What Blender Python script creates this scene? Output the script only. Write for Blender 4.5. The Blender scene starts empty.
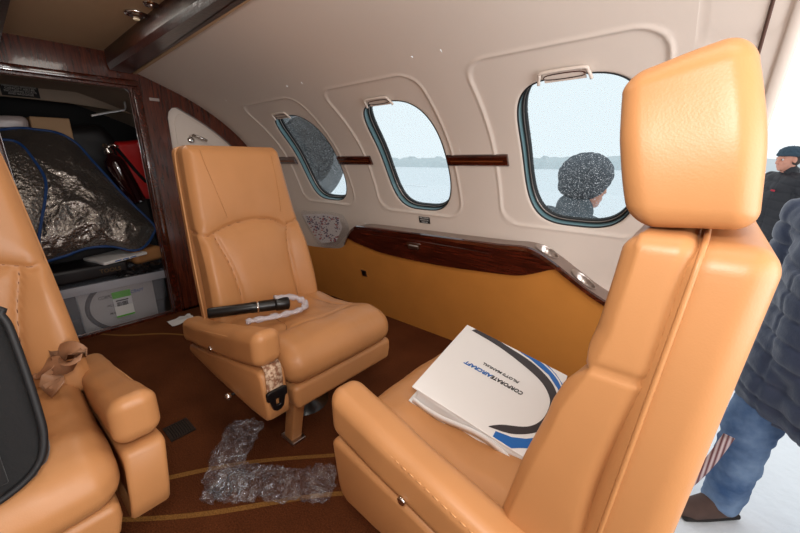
import bpy, bmesh, math, random
import numpy as np
from mathutils import Vector, Matrix, noise
random.seed(7); rng = np.random.RandomState(3)
SC = bpy.context.scene; COL = SC.collection
PI = math.pi

# ---------------------------------------------------------------- helpers
def link(name, me, mat=None, parent=None, loc=None, rot=None):
    o = bpy.data.objects.new(name, me); COL.objects.link(o)
    if mat is not None and me is not None and len(me.materials) == 0: me.materials.append(mat)
    if parent is not None: o.parent = parent
    if loc is not None: o.location = loc
    if rot is not None: o.rotation_euler = rot
    return o
def tag(o, label=None, cat=None, group=None, kind=None):
    if label: o['label'] = label
    if cat: o['category'] = cat
    if group: o['group'] = group
    if kind: o['kind'] = kind
    return o
def empty(name, loc=(0,0,0), rot=(0,0,0)):
    o = bpy.data.objects.new(name, None); COL.objects.link(o); o.location = loc; o.rotation_euler = rot
    o.empty_display_size = .05
    return o
def mk(name, V, F, smooth=True):
    me = bpy.data.meshes.new(name)
    me.from_pydata([tuple(map(float, v)) for v in V], [], [tuple(int(i) for i in f) for f in F]); me.update()
    if smooth: me.polygons.foreach_set('use_smooth', [True]*len(me.polygons))
    return me
def weld(V, F, d=1e-5):
    me = bpy.data.meshes.new('w'); me.from_pydata([tuple(map(float, v)) for v in V], [], [tuple(int(i) for i in f) for f in F])
    bm = bmesh.new(); bm.from_mesh(me); bmesh.ops.remove_doubles(bm, verts=bm.verts, dist=d)
    bmesh.ops.recalc_face_normals(bm, faces=bm.faces); bm.verts.index_update()
    V2 = np.array([v.co[:] for v in bm.verts]); F2 = [[v.index for v in f.verts] for f in bm.faces]
    bm.free(); bpy.data.meshes.remove(me); return V2, F2
def grid_faces(n, m, close_n=False, close_m=False, base=0):
    F = []
    for i in range(n if close_n else n-1):
        for j in range(m if close_m else m-1):
            a = i*m+j; b = i*m+(j+1) % m; c = ((i+1) % n)*m+(j+1) % m; d = ((i+1) % n)*m+j
            F.append((base+a, base+b, base+c, base+d))
    return F
def lin(h, r, cell, k=5):
    r = min(r, h); t = [h-r+r*math.tan(i/k*PI/4) for i in range(k+1)]
    L = h-r; n = max(1, int(round(2*L/cell)))
    mid = [-L+2*L*i/n for i in range(1, n)] if L > 1e-6 else []
    neg = [-x for x in reversed(t)]
    out = neg+mid+t if L > 1e-6 else neg+t[1:]
    return np.array(out)
def rbox(hx, hy, hz, r, cell=.02, k=5):
    """rounded box -> verts, faces, unit normals"""
    r = min(r, hx, hy, hz)
    ax = [lin(h, r, cell, k) for h in (hx, hy, hz)]; H = np.array([hx, hy, hz])
    VV = []; FF = []; b = 0
    for a in range(3):
        u, v = [(1, 2), (2, 0), (0, 1)][a]
        for sg in (-1, 1):
            U, W = np.meshgrid(ax[u], ax[v], indexing='ij')
            q = np.zeros(U.shape+(3,)); q[..., a] = sg*H[a]; q[..., u] = U; q[..., v] = W
            q = q.reshape(-1, 3); VV.append(q)
            g = grid_faces(len(ax[u]), len(ax[v]), base=b)
            if sg > 0: g = [tuple(reversed(f)) for f in g]
            FF += g; b += len(q)
    V, F = weld(np.vstack(VV), FF, 1e-6)
    inner = np.clip(V, -(H-r), H-r); d = V-inner; N = d/np.maximum(np.linalg.norm(d, axis=1, keepdims=True), 1e-9)
    return inner+N*r, F, N
def box(hx, hy, hz, c=(0,0,0), bev=0.0, seg=3):
    bm = bmesh.new(); bmesh.ops.create_cube(bm, size=1)
    for v in bm.verts: v.co = Vector((v.co.x*2*hx, v.co.y*2*hy, v.co.z*2*hz))
    if bev > 0: bmesh.ops.bevel(bm, geom=bm.edges[:]+bm.verts[:], offset=bev, segments=seg, profile=.5, affect='EDGES')
    for v in bm.verts: v.co += Vector(c)
    bm.verts.index_update()
    V = np.array([v.co[:] for v in bm.verts]); F = [[v.index for v in f.verts] for f in bm.faces]; bm.free(); return V, F
def join(*parts):
    VV = []; FF = []; b = 0
    for V, F in parts:
        VV.append(np.asarray(V, float)); FF += [[i+b for i in f] for f in F]; b += len(V)
    return np.vstack(VV), FF
def tube(path, r, n=10, cap=True, flat=1.0, up=None):
    P = [Vector(p) for p in path]; N = len(P); rr = r if hasattr(r, '__len__') else [r]*N
    V = []; prev = None
    for i in range(N):
        t = (P[min(i+1, N-1)]-P[max(i-1, 0)]).normalized()
        if prev is None:
            a = Vector(up) if up else (Vector((0,0,1)) if abs(t.z) < .9 else Vector((1,0,0)))
        else: a = prev
        u = (a-t*a.dot(t)).normalized(); w = t.cross(u); prev = u
        for k in range(n):
            an = 2*PI*k/n; V.append(P[i]+(u*math.cos(an)*flat+w*math.sin(an))*rr[i])
    F = grid_faces(N, n, close_m=True)
    if cap: F += [tuple(range(n))[::-1], tuple((N-1)*n+k for k in range(n))]
    return np.array([v[:] for v in V]), F
def lathe(prof, n=32, axis='z', c=(0,0,0), cap=True):
    V = []
    for r, h in prof:
        for k in range(n):
            a = 2*PI*k/n; p = (r*math.cos(a), r*math.sin(a), h)
            if axis == 'x': p = (p[2], p[0], p[1])
            if axis == 'y': p = (p[0], p[2], p[1])
            V.append((p[0]+c[0], p[1]+c[1], p[2]+c[2]))
    F = grid_faces(len(prof), n, close_m=True)
    if cap: F += [tuple(range(n)), tuple((len(prof)-1)*n+k for k in range(n))]
    return np.array(V), F
def catmull(P, n=8, closed=False):
    P = [np.array(p, float) for p in P]; N = len(P); out = []
    rg = range(N) if closed else range(N-1)
    for i in rg:
        if closed: a, b, c, d = P[(i-1) % N], P[i], P[(i+1) % N], P[(i+2) % N]
        else: a, b, c, d = P[max(i-1, 0)], P[i], P[i+1], P[min(i+2, N-1)]
        for k in range(n):
            t = k/n; out.append(.5*((2*b)+(-a+c)*t+(2*a-5*b+4*c-d)*t*t+(-a+3*b-3*c+d)*t**3))
    if not closed: out.append(P[-1])
    return out
def dist_poly(Q, poly):
    """distance of 2-D points Q (n,2) to polyline"""
    d = np.full(len(Q), 9.0); P = np.array(poly, float)
    for i in range(len(P)-1):
        a, b = P[i], P[i+1]; ab = b-a; L = max(ab@ab, 1e-12)
        t = np.clip(((Q-a)@ab)/L, 0, 1); d = np.minimum(d, np.linalg.norm(Q-(a+t[:, None]*ab), axis=1))
    return d
def fill2d(polys, depth, tomap, bev=0.0):
    """filled outline (first polygon; others cut holes) extruded; tomap(u,v,w)->xyz"""
    cu = bpy.data.curves.new('c', 'CURVE'); cu.dimensions = '2D'; cu.fill_mode = 'BOTH'; cu.extrude = max(depth/2-bev, 0); cu.bevel_depth = bev; cu.bevel_resolution = 2; cu.offset = -bev
    for p in polys:
        s = cu.splines.new('POLY'); s.points.add(len(p)-1); s.use_cyclic_u = True
        for i, q in enumerate(p): s.points[i].co = (q[0], q[1], 0, 1)
    o = bpy.data.objects.new('c', cu); COL.objects.link(o); dg = bpy.context.evaluated_depsgraph_get()
    me = bpy.data.meshes.new_from_object(o.evaluated_get(dg)); bpy.data.objects.remove(o)
    bm = bmesh.new(); bm.from_mesh(me); bmesh.ops.remove_doubles(bm, verts=bm.verts, dist=1e-6); bmesh.ops.recalc_face_normals(bm, faces=bm.faces)
    bm.verts.index_update()
    V = [tomap(*v.co) for v in bm.verts]; F = [[v.index for v in f.verts] for f in bm.faces]; bm.free(); bpy.data.meshes.remove(me)
    return np.array(V), F
def text(s, size, tomap, align='CENTER', shear=0, bold=0.0, depth=.0004, squeeze=1):
    cu = bpy.data.curves.new('t', 'FONT'); cu.body = s; cu.size = size; cu.align_x = align; cu.align_y = 'CENTER'; cu.shear = shear; cu.offset = bold; cu.extrude = depth; cu.resolution_u = 3
    o = bpy.data.objects.new('t', cu); COL.objects.link(o); dg = bpy.context.evaluated_depsgraph_get()
    me = bpy.data.meshes.new_from_object(o.evaluated_get(dg)); bpy.data.objects.remove(o)
    V = np.array([tomap(v.co.x*squeeze, v.co.y, v.co.z) for v in me.vertices]); F = [list(p.vertices) for p in me.polygons]
    bpy.data.meshes.remove(me); return V, F
def fix_normals(me):
    bm = bmesh.new(); bm.from_mesh(me); bmesh.ops.recalc_face_normals(bm, faces=bm.faces); bm.to_mesh(me); bm.free(); return me
def nz(v, sc=1.0, o=0): return noise.noise(Vector((v[0]*sc+o, v[1]*sc, v[2]*sc)))

# ---------------------------------------------------------------- materials
def newmat(name):
    m = bpy.data.materials.new(name); m.use_nodes = True; nt = m.node_tree
    return m, nt, nt.nodes, nt.links, nt.nodes['Principled BSDF']
def sr(c):  # sRGB 0-255 -> linear
    return tuple(((x/255)/12.92 if x/255 <= .04045 else ((x/255+.055)/1.055)**2.4) for x in c)+(1,)
def mat(name, col, rough=.5, metal=0, spec=.5, coat=0, bump=0, bscale=100, bdist=.001, var=0, vscale=8, emit=None, estr=0, trans=0, sheen=0):
    m, nt, N, L, B = newmat(name); c = sr(col)
    B.inputs['Base Color'].default_value = c; B.inputs['Roughness'].default_value = rough; B.inputs['Metallic'].default_value = metal
    B.inputs['Specular IOR Level'].default_value = spec; B.inputs['Coat Weight'].default_value = coat; B.inputs['Coat Roughness'].default_value = .05
    B.inputs['Transmission Weight'].default_value = trans; B.inputs['Sheen Weight'].default_value = sheen
    tc = N.new('ShaderNodeTexCoord')
    if bump:
        n = N.new('ShaderNodeTexNoise'); n.inputs['Scale'].default_value = bscale; n.inputs['Detail'].default_value = 4; L.new(tc.outputs['Object'], n.inputs['Vector'])
        b = N.new('ShaderNodeBump'); b.inputs['Strength'].default_value = bump; b.inputs['Distance'].default_value = bdist; L.new(n.outputs['Fac'], b.inputs['Height']); L.new(b.outputs['Normal'], B.inputs['Normal'])
    if var:
        n = N.new('ShaderNodeTexNoise'); n.inputs['Scale'].default_value = vscale; n.inputs['Detail'].default_value = 5; L.new(tc.outputs['Object'], n.inputs['Vector'])
        mx = N.new('ShaderNodeMix'); mx.data_type = 'RGBA'; mx.inputs[6].default_value = tuple(x*(1-var) for x in c[:3])+(1,); mx.inputs[7].default_value = tuple(min(1, x*(1+var)) for x in c[:3])+(1,)
        L.new(n.outputs['Fac'], mx.inputs[0]); L.new(mx.outputs[2], B.inputs['Base Color'])
    if emit: B.inputs['Emission Color'].default_value = sr(emit); B.inputs['Emission Strength'].default_value = estr
    return m
def leather(name, col):
    m, nt, N, L, B = newmat(name); c = sr(col); tc = N.new('ShaderNodeTexCoord')
    v = N.new('ShaderNodeTexVoronoi'); v.inputs['Scale'].default_value = 420; L.new(tc.outputs['Object'], v.inputs['Vector'])
    n = N.new('ShaderNodeTexNoise'); n.inputs['Scale'].default_value = 26; n.inputs['Detail'].default_value = 6; n.inputs['Distortion'].default_value = .6; L.new(tc.outputs['Object'], n.inputs['Vector'])
    b1 = N.new('ShaderNodeBump'); b1.inputs['Strength'].default_value = .13; b1.inputs['Distance'].default_value = .0006; L.new(v.outputs['Distance'], b1.inputs['Height'])
    b2 = N.new('ShaderNodeBump'); b2.inputs['Strength'].default_value = .07; b2.inputs['Distance'].default_value = .003; L.new(n.outputs['Fac'], b2.inputs['Height']); L.new(b1.outputs['Normal'], b2.inputs['Normal']); L.new(b2.outputs['Normal'], B.inputs['Normal'])
    n2 = N.new('ShaderNodeTexNoise'); n2.inputs['Scale'].default_value = 6; n2.inputs['Detail'].default_value = 5; L.new(tc.outputs['Object'], n2.inputs['Vector'])
    mx = N.new('ShaderNodeMix'); mx.data_type = 'RGBA'; mx.inputs[6].default_value = tuple(x*.88 for x in c[:3])+(1,); mx.inputs[7].default_value = tuple(min(1, x*1.1) for x in c[:3])+(1,)
    L.new(n2.outputs['Fac'], mx.inputs[0]); L.new(mx.outputs[2], B.inputs['Base Color'])
    B.inputs['Roughness'].default_value = .42; B.inputs['Specular IOR Level'].default_value = .45
    return m
def wood(name, dark, light, rough=.18, coat=1, sc=(3, 40, 40), bump=0):
    m, nt, N, L, B = newmat(name); tc = N.new('ShaderNodeTexCoord')
    mp = N.new('ShaderNodeMapping'); mp.inputs['Scale'].default_value = sc; L.new(tc.outputs['Object'], mp.inputs['Vector'])
    n = N.new('ShaderNodeTexNoise'); n.inputs['Scale'].default_value = 1.6; n.inputs['Detail'].default_value = 8; n.inputs['Distortion'].default_value = 1.2; L.new(mp.outputs['Vector'], n.inputs['Vector'])
    r = N.new('ShaderNodeValToRGB'); r.color_ramp.elements[0].position = .35; r.color_ramp.elements[0].color = sr(dark); r.color_ramp.elements[1].position = .7; r.color_ramp.elements[1].color = sr(light)
    L.new(n.outputs['Fac'], r.inputs['Fac']); L.new(r.outputs['Color'], B.inputs['Base Color'])
    B.inputs['Roughness'].default_value = rough; B.inputs['Coat Weight'].default_value = coat; B.inputs['Coat Roughness'].default_value = .05
    if bump:
        n = N.new('ShaderNodeTexNoise'); n.inputs['Scale'].default_value = 60; n.inputs['Detail'].default_value = 6; L.new(tc.outputs['Object'], n.inputs['Vector'])
        b = N.new('ShaderNodeBump'); b.inputs['Strength'].default_value = bump; b.inputs['Distance'].default_value = .002; L.new(n.outputs['Fac'], b.inputs['Height']); L.new(b.outputs['Normal'], B.inputs['Normal']); L.new(b.outputs['Normal'], B.inputs['Coat Normal'])
    return m
M = {}
M['leather'] = leather('tan_leather', (190, 134, 85))
M['leather_wall'] = leather('ochre_leather', (214, 142, 66))
M['thread'] = mat('thread', (204, 150, 98), .7)
M['seam'] = mat('seam_shadow_thread', (112, 70, 38), .8)
M['piping'] = mat('piping', (206, 150, 98), .5)
M['wood'] = wood('mahogany', (34, 9, 4), (92, 34, 16))
M['beamwood'] = wood('beam_mahogany', (26, 8, 5), (62, 22, 12), .3, coat=.35, bump=.5)
M['bulkwood'] = wood('bulkhead_mahogany', (54, 18, 9), (104, 46, 26), .25, coat=.6, sc=(40, 40, 3), bump=.15)
M['wood_face'] = wood('mahogany_face', (46, 15, 8), (98, 38, 22))
M['lining'] = mat('cream_lining', (234, 222, 211), .62, spec=.3, bump=.15, bscale=300, bdist=.0008)
M['panel'] = mat('ceiling_fabric', (196, 166, 132), .8, spec=.2, bump=.2, bscale=260, bdist=.001)
M['chrome'] = mat('chrome', (225, 222, 218), .12, metal=1)
M['steel'] = mat('brushed_steel', (186, 176, 170), .3, metal=1)
M['blackplastic'] = mat('black_plastic', (14, 13, 14), .3)
M['black'] = mat('flat_black', (10, 9, 9), .8)
M['plate'] = mat('bronze_plate', (150, 132, 124), .35, metal=.6)
M['teal'] = mat('teal_seal', (92, 124, 130), .35, coat=.3)
M['gasket'] = mat('gasket', (26, 28, 30), .55)
M['white'] = mat('white_paint', (225, 224, 222), .5)
M['paper'] = mat('paper', (232, 230, 228), .6, bump=.1, bscale=30)
M['ink'] = mat('black_ink', (24, 22, 24), .6)
M['inkblue'] = mat('blue_ink', (20, 98, 176), .5)
M['inkbrown'] = mat('dark_swoosh', (50, 42, 44), .5)
M['green'] = mat('green_ink', (92, 184, 44), .5)
M['skin'] = mat('skin', (214, 150, 126), .5, var=.12, vscale=30)
M['hair'] = mat('hair', (70, 62, 58), .8)

def carpet():
    m, nt, N, L, B = newmat('brown_carpet'); tc = N.new('ShaderNodeTexCoord')
    sep = N.new('ShaderNodeSeparateXYZ'); L.new(tc.outputs['Object'], sep.inputs[0])
    def mth(op, a, b=None, v1=None):
        n = N.new('ShaderNodeMath'); n.operation = op
        for i, q in enumerate((a, b)):
            if q is None: continue
            if isinstance(q, (int, float)): n.inputs[i].default_value = q
            else: L.new(q, n.inputs[i])
        return n.outputs[0]
    X, Y = sep.outputs['X'], sep.outputs['Y']
    # sinuous gold stripes running across the aisle
    def stripe(x0, a, b, k, ph, w):
        wv = mth('MULTIPLY', mth('SINE', mth('ADD', mth('MULTIPLY', Y, k), ph)), b)
        base = mth('ADD', mth('ADD', mth('MULTIPLY', Y, a), x0), wv)
        d = mth('ABSOLUTE', mth('SUBTRACT', X, base))
        return mth('LESS_THAN', d, w)
    s = None
    for a in STRIPES:
        t = stripe(*a); s = t if s is None else mth('MAXIMUM', s, t)
    s = mth('MULTIPLY', s, mth('LESS_THAN', Y, .66))
    n = N.new('ShaderNodeTexNoise'); n.inputs['Scale'].default_value = 240; n.inputs['Detail'].default_value = 3; L.new(tc.outputs['Object'], n.inputs['Vector'])
    n2 = N.new('ShaderNodeTexNoise'); n2.inputs['Scale'].default_value = 5; n2.inputs['Detail'].default_value = 6; L.new(tc.outputs['Object'], n2.inputs['Vector'])
    mxa = N.new('ShaderNodeMix'); mxa.data_type = 'RGBA'; mxa.inputs[6].default_value = sr((68, 34, 16)); mxa.inputs[7].default_value = sr((112, 62, 34)); L.new(n2.outputs['Fac'], mxa.inputs[0])
    mxb = N.new('ShaderNodeMix'); mxb.data_type = 'RGBA'; mxb.inputs[7].default_value = sr((140, 98, 50)); L.new(s, mxb.inputs[0]); L.new(mxa.outputs[2], mxb.inputs[6])
    mxc = N.new('ShaderNodeMix'); mxc.data_type = 'RGBA'; mxc.blend_type = 'MULTIPLY'; mxc.inputs[0].default_value = .7; L.new(mxb.outputs[2], mxc.inputs[6]); L.new(n.outputs['Color'], mxc.inputs[7])
    g = N.new('ShaderNodeGamma'); L.new(mxb.outputs[2], g.inputs[0]); g.inputs[1].default_value = 1
    mr = N.new('ShaderNodeMapRange'); mr.inputs[1].default_value = .3; mr.inputs[2].default_value = .7; mr.inputs[3].default_value = .6; mr.inputs[4].default_value = 1.35; L.new(n.outputs['Fac'], mr.inputs[0])
    vm = N.new('ShaderNodeVectorMath'); vm.operation = 'SCALE'; L.new(mxb.outputs[2], vm.inputs[0]); L.new(mr.outputs[0], vm.inputs['Scale'])
    L.new(vm.outputs[0], B.inputs['Base Color']); B.inputs['Roughness'].default_value = .95; B.inputs['Specular IOR Level'].default_value = .1
    b = N.new('ShaderNodeBump'); b.inputs['Strength'].default_value = .8; b.inputs['Distance'].default_value = .004; L.new(n.outputs['Fac'], b.inputs['Height']); L.new(b.outputs['Normal'], B.inputs['Normal'])
    return m
STRIPES = [(-1.19, .95, .02, 9, 0, .011), (-1.34, .80, .02, 9, 1.2, .011), (-3.02, 1.32, .03, 16, 2.2, .013), ]
M['carpet'] = carpet()

def glassmat(name, tint, speck=0.0, fres=1.25, sscale=260):
    m, nt, N, L, B = newmat(name); N.remove(B); out = N['Material Output']
    tr = N.new('ShaderNodeBsdfTransparent'); tr.inputs[0].default_value = tint
    gl = N.new('ShaderNodeBsdfGlossy'); gl.inputs['Roughness'].default_value = .09
    fr = N.new('ShaderNodeFresnel'); fr.inputs[0].default_value = fres
    mx = N.new('ShaderNodeMixShader'); L.new(fr.outputs[0], mx.inputs[0]); L.new(tr.outputs[0], mx.inputs[1]); L.new(gl.outputs[0], mx.inputs[2])
    last = mx.outputs[0]
    if speck:
        tc = N.new('ShaderNodeTexCoord'); v = N.new('ShaderNodeTexNoise'); v.inputs['Scale'].default_value = sscale; v.inputs['Detail'].default_value = 2; L.new(tc.outputs['Object'], v.inputs['Vector'])
        r = N.new('ShaderNodeValToRGB'); r.color_ramp.elements[0].position = .56; r.color_ramp.elements[1].position = .66; r.color_ramp.elements[0].color = (0,0,0,1); r.color_ramp.elements[1].color = (speck,)*3+(1,)
        L.new(v.outputs['Fac'], r.inputs['Fac'])
        tl = N.new('ShaderNodeBsdfTranslucent'); tl.inputs[0].default_value = (.9, .93, .95, 1)
        m2 = N.new('ShaderNodeMixShader'); L.new(r.outputs[0], m2.inputs[0]); L.new(last, m2.inputs[1]); L.new(tl.outputs[0], m2.inputs[2]); last = m2.outputs[0]
    L.new(last, out.inputs[0]); return m
M['pane'] = glassmat('droplet_glass', (.80, .88, .90, 1), .55)
def plastic(name, tint=(.86, .85, .88, 1), white=.12, gloss=.25, rough=.12, bsc=40):
    m, nt, N, L, B = newmat(name); N.remove(B); out = N['Material Output']
    tc = N.new('ShaderNodeTexCoord'); n = N.new('ShaderNodeTexNoise'); n.inputs['Scale'].default_value = bsc; n.inputs['Detail'].default_value = 5; L.new(tc.outputs['Object'], n.inputs['Vector'])
    b = N.new('ShaderNodeBump'); b.inputs['Strength'].default_value = 1; b.inputs['Distance'].default_value = .01; L.new(n.outputs['Fac'], b.inputs['Height'])
    tr = N.new('ShaderNodeBsdfTransparent'); tr.inputs[0].default_value = tint
    df = N.new('ShaderNodeBsdfDiffuse'); df.inputs[0].default_value = (.8, .8, .86, 1)
    gl = N.new('ShaderNodeBsdfGlossy'); gl.inputs['Roughness'].default_value = rough; L.new(b.outputs[0], gl.inputs['Normal'])
    m1 = N.new('ShaderNodeMixShader'); m1.inputs[0].default_value = white; L.new(tr.outputs[0], m1.inputs[1]); L.new(df.outputs[0], m1.inputs[2])
    m2 = N.new('ShaderNodeMixShader'); m2.inputs[0].default_value = gloss; L.new(m1.outputs[0], m2.inputs[1]); L.new(gl.outputs[0], m2.inputs[2])
    L.new(m2.outputs[0], out.inputs[0]); return m
M['film'] = plastic('clear_film', (.96, .96, .97, 1), white=.035, gloss=.09, rough=.10)
M['pouch'] = plastic('clear_pouch', (.97, .97, .97, 1), white=.05, gloss=.03, rough=.2)
M['totemat'] = plastic('cloudy_plastic', (.93, .94, .96, 1), .13, .02, .3, 6)
def foil():
    m, nt, N, L, B = newmat('quilted_foil'); tc = N.new('ShaderNodeTexCoord')
    n = N.new('ShaderNodeTexVoronoi'); n.inputs['Scale'].default_value = 55; n.feature = 'F1'; L.new(tc.outputs['Object'], n.inputs['Vector'])
    n2 = N.new('ShaderNodeTexNoise'); n2.inputs['Scale'].default_value = 62; n2.inputs['Detail'].default_value = 5; n2.inputs['Distortion'].default_value = 1; L.new(tc.outputs['Object'], n2.inputs['Vector'])
    b = N.new('ShaderNodeBump'); b.inputs['Strength'].default_value = .6; b.inputs['Distance'].default_value = .004; L.new(n.outputs['Distance'], b.inputs['Height'])
    b2 = N.new('ShaderNodeBump'); b2.inputs['Strength'].default_value = .85; b2.inputs['Distance'].default_value = .0045; L.new(n2.outputs['Fac'], b2.inputs['Height']); L.new(b.outputs[0], b2.inputs['Normal']); L.new(b2.outputs[0], B.inputs['Normal'])
    B.inputs['Base Color'].default_value = (.27, .24, .215, 1); B.inputs['Metallic'].default_value = .8; B.inputs['Roughness'].default_value = .15
    return m
M['foil'] = foil()

# ---------------------------------------------------------------- fuselage profile
PR = [(1.61,0.0),(1.605,.30),(1.585,.48),(1.55,.62),(1.51,.78),(1.46,.92),(1.385,1.06),(1.28,1.18),(1.15,1.285),(1.0,1.375),(.85,1.44),(.735,1.485),(.60,1.53)]
YC = .40
_d = np.array(catmull(PR, 12)); _s = np.concatenate([[0], np.cumsum(np.linalg.norm(np.diff(_d, axis=0), axis=1))])
def pyz(s): return np.interp(s, _s, _d[:, 0]), np.interp(s, _s, _d[:, 1])
def W(x, s, off=0.0):
    """point on the window-side lining; off>0 goes into the cabin"""
    x = np.asarray(x, float); s = np.asarray(s, float)
    y, z = pyz(s); y2, z2 = pyz(s+.02); y1, z1 = pyz(s-.02)
    ty, tz = y2-y1, z2-z1; l = np.sqrt(ty*ty+tz*tz); ty, tz = ty/l, tz/l
    return np.stack([x, y-tz*off, z+ty*off], -1)
STOP = float(np.interp(.64, _d[::-1, 0], _s[::-1]))
WIN = [-1.915, -1.15, -.385]; WS = 1.05; HW, HH, NE = .203, .295, 3.3
RX0, RX1, RS0, RS1 = -.36, .29, .62, 1.53
XB, XF = -2.65, 1.05
def sell(a, hw=HW, hh=HH, n=NE):
    c, s = math.cos(a), math.sin(a)
    return hw*math.copysign(abs(c)**(2/n), c), hh*math.copysign(abs(s)**(2/n), s)
def rr_dist(u, v, cx, cy, hx, hy, r):
    qx = np.abs(u-cx)-(hx-r); qy = np.abs(v-cy)-(hy-r)
    return np.hypot(np.maximum(qx, 0), np.maximum(qy, 0))+np.minimum(np.maximum(qx, qy), 0)-r
def ridge(u, s):
    d = rr_dist(u, s, -.035, 1.10, .28, .365, .085)
    return .0045*np.exp(-(d/.008)**2)-.0035/(1+np.exp(d/.004))
def quad(x0, x1, s0, s1, cell=.03, off=0.0, f=None):
    nx = max(2, int((x1-x0)/cell)+1); ns = max(2, int((s1-s0)/.02)+1)
    X, S = np.meshgrid(np.linspace(x0, x1, nx), np.linspace(s0, s1, ns), indexing='ij')
    X = X.ravel(); S = S.ravel(); return W(X, S, off if f is None else f(X, S)), grid_faces(nx, ns)
DX0, DX1, DS1 = .054, .80, 1.74   # door opening
def doorpanel(X, S):
    d = rr_dist(X, S, -.02-.0, 1.72, .070, .335, .03)
    return -.003*np.exp(-(d/.004)**2)
pieces = []
for wx in WIN:
    na, nr = 200, 70
    V = []
    lo = math.atan2
    corners = []
    angs = [2*PI*i/na for i in range(na)]
    for a in angs:
        iu, iv = sell(a)
        # ray from centre through (iu,iv) to the rectangle
        k = 1e9
        if iu > 1e-9: k = min(k, RX1/iu)
        if iu < -1e-9: k = min(k, RX0/iu)
        if iv > 1e-9: k = min(k, (RS1-WS)/iv)
        if iv < -1e-9: k = min(k, (RS0-WS)/iv)
        col = []
        # rounded return lip into the opening
        for q in range(6):
            th = q/5*PI/2; rad = .010
            e = 1-(1-math.sin(th))*0 - 0
            col.append((iu*(1+.010/HW*(1-math.sin(PI/2-th))), iv*(1+.010/HH*(1-math.sin(PI/2-th))), -.010*(1-math.sin(th))-.0, ))
        st = 1+.010/HW
        for q in range(1, nr+1):
            t = q/nr; col.append((iu*(st+(k-st)*t), iv*(st+(k-st)*t), 0))
        V.append(col)
    A = np.array(V)  # na, m, 3
    U = A[..., 0].ravel(); S = A[..., 1].ravel()+WS; O = A[..., 2].ravel()+ridge(U, S)+ .003*np.exp(-((np.maximum(np.abs(U)/HW, np.abs(S-WS)/HH)-1.0)/.05)**2)*0
    pieces.append((W(U+wx, S, O), grid_faces(na, A.shape[1], close_n=True)))
SM = STOP
xs = [XB]
for wx in WIN:
    pieces.append(quad(xs[-1], wx+RX0, 0, SM)); pieces.append(quad(wx+RX0, wx+RX1, 0, RS0)); pieces.append(quad(wx+RX0, wx+RX1, RS1, SM)); xs.append(wx+RX1)
pieces.append(quad(xs[-1], DX0, 0, SM, .008, f=doorpanel)); pieces.append(quad(DX0, DX1, DS1, SM)); pieces.append(quad(DX1, XF, 0, SM))
V, F = join(*pieces)
V, F = weld(V, F, .0004)
wr = link('wall_right', mk('wall_right', V, F), M['lining']); tag(wr, kind='structure')
# mirrored far wall behind the camera side
V, F = quad(XB, XF, 0, SM); V = V.copy(); V[:, 1] = 2*YC-V[:, 1]
tag(link('wall_left', mk('wall_left', V, F), M['lining']), kind='structure')
# ceiling centre panel + lining shoulders
def bx(name, c, h, m, bev=0, kind='structure', parent=None):
    o = link(name, mk(name, *box(*h, c=c, bev=bev), smooth=False), m, parent)
    if kind: tag(o, kind=kind)
    return o
bx('ceiling', ((XB+XF)/2, YC, 1.585), ((XF-XB)/2, .34, .012), M['panel'])
# mahogany beams with a sloping inner face and a cream edging
def beam(name, sgn):
    prof = [(.602,1.575),(.602,1.505),(.610,1.478),(.690,1.474),(.705,1.482),(.705,1.575)]
    V = []
    for x in (XB+.02, XF):
        for y, z in prof:
            y += (-.041*(x+1.25)-.045) if y > .62 else 0
            V.append((x, YC+(y-YC)*sgn, z))
    F = grid_faces(2, 6, close_m=True)+[(0,1,2,3,4,5), (6,7,8,9,10,11)]
    me = fix_normals(mk(name, V, F, False)); o = link(name, me, M['beamwood']); tag(o, kind='structure'); return o
beam('trim_1', 1); beam('trim_2', -1)
for n, sg in (('trim_3', 1), ('trim_4', -1)):
    V, F = box((XF-XB)/2, .010, .010, ((XF+XB)/2, 0, 1.487), .004); V[:, 1] = YC+(V[:, 1]+.672-.041*(V[:, 0]+1.25)-YC)*sg
    tag(link(n, mk(n, V, F, False), M['panel']), kind='structure')
# floor with a gap of nothing: carpet up to the cargo sill
tag(link('floor', mk('floor', *fill2d([[(-2.62,-.82),(XF,-.82),(XF,.74),(-.06,.74),(-.06,1.62),(-2.62,1.62)]], .04, lambda u, v, w: (u, v, w-.02)), smooth=False), M['carpet']), kind='structure')
bx('trim_13', (-.056, 1.18, -.14), (.006, .44, .138), M['lining']); bx('trim_14', (.50, .736, -.14), (.55, .006, .138), M['lining'])
bx('wall_front', (XF+.02, YC, .8), (.02, 1.3, .85), M['lining'])

# wainscot: leather side wall leaning under the ledge
LEDT = [(-2.65,.40),(-2.20,.40),(-2.04,.41),(-1.90,.425),(-1.80,.445),(-1.735,.49),(-1.68,.555),(-1.62,.60),(-1.55,.617),(-1.2,.628),(-.9,.636),(-.66,.643),(-.56,.65),(-.50,.640),(-.43,.603),(-.36,.555),(-.28,.503),(-.20,.465),(-.10,.44),(.04,.43)]
LT = np.array(catmull(LEDT, 8)); _o = np.argsort(LT[:, 0]); LT = LT[_o]
def ltop(x): return np.interp(x, LT[:, 0], LT[:, 1])
def wy(z): return 1.60-.15*(z/.62)   # inner face of the side wall
nx, nzz = 260, 24
V = []
for i in range(nx):
    x = XB+(DX0-XB)*i/(nx-1); zt = float(ltop(x))
    for j in range(nzz):
        t = j/(nzz-1); z = zt*t; y = wy(z)-.006*math.sin(PI*min(1, z/.62))
        V.append((x, y, z-.002))
tag(link('trim_5', mk('trim_5', V, grid_faces(nx, nzz)), M['leather_wall']), kind='structure')

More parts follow.
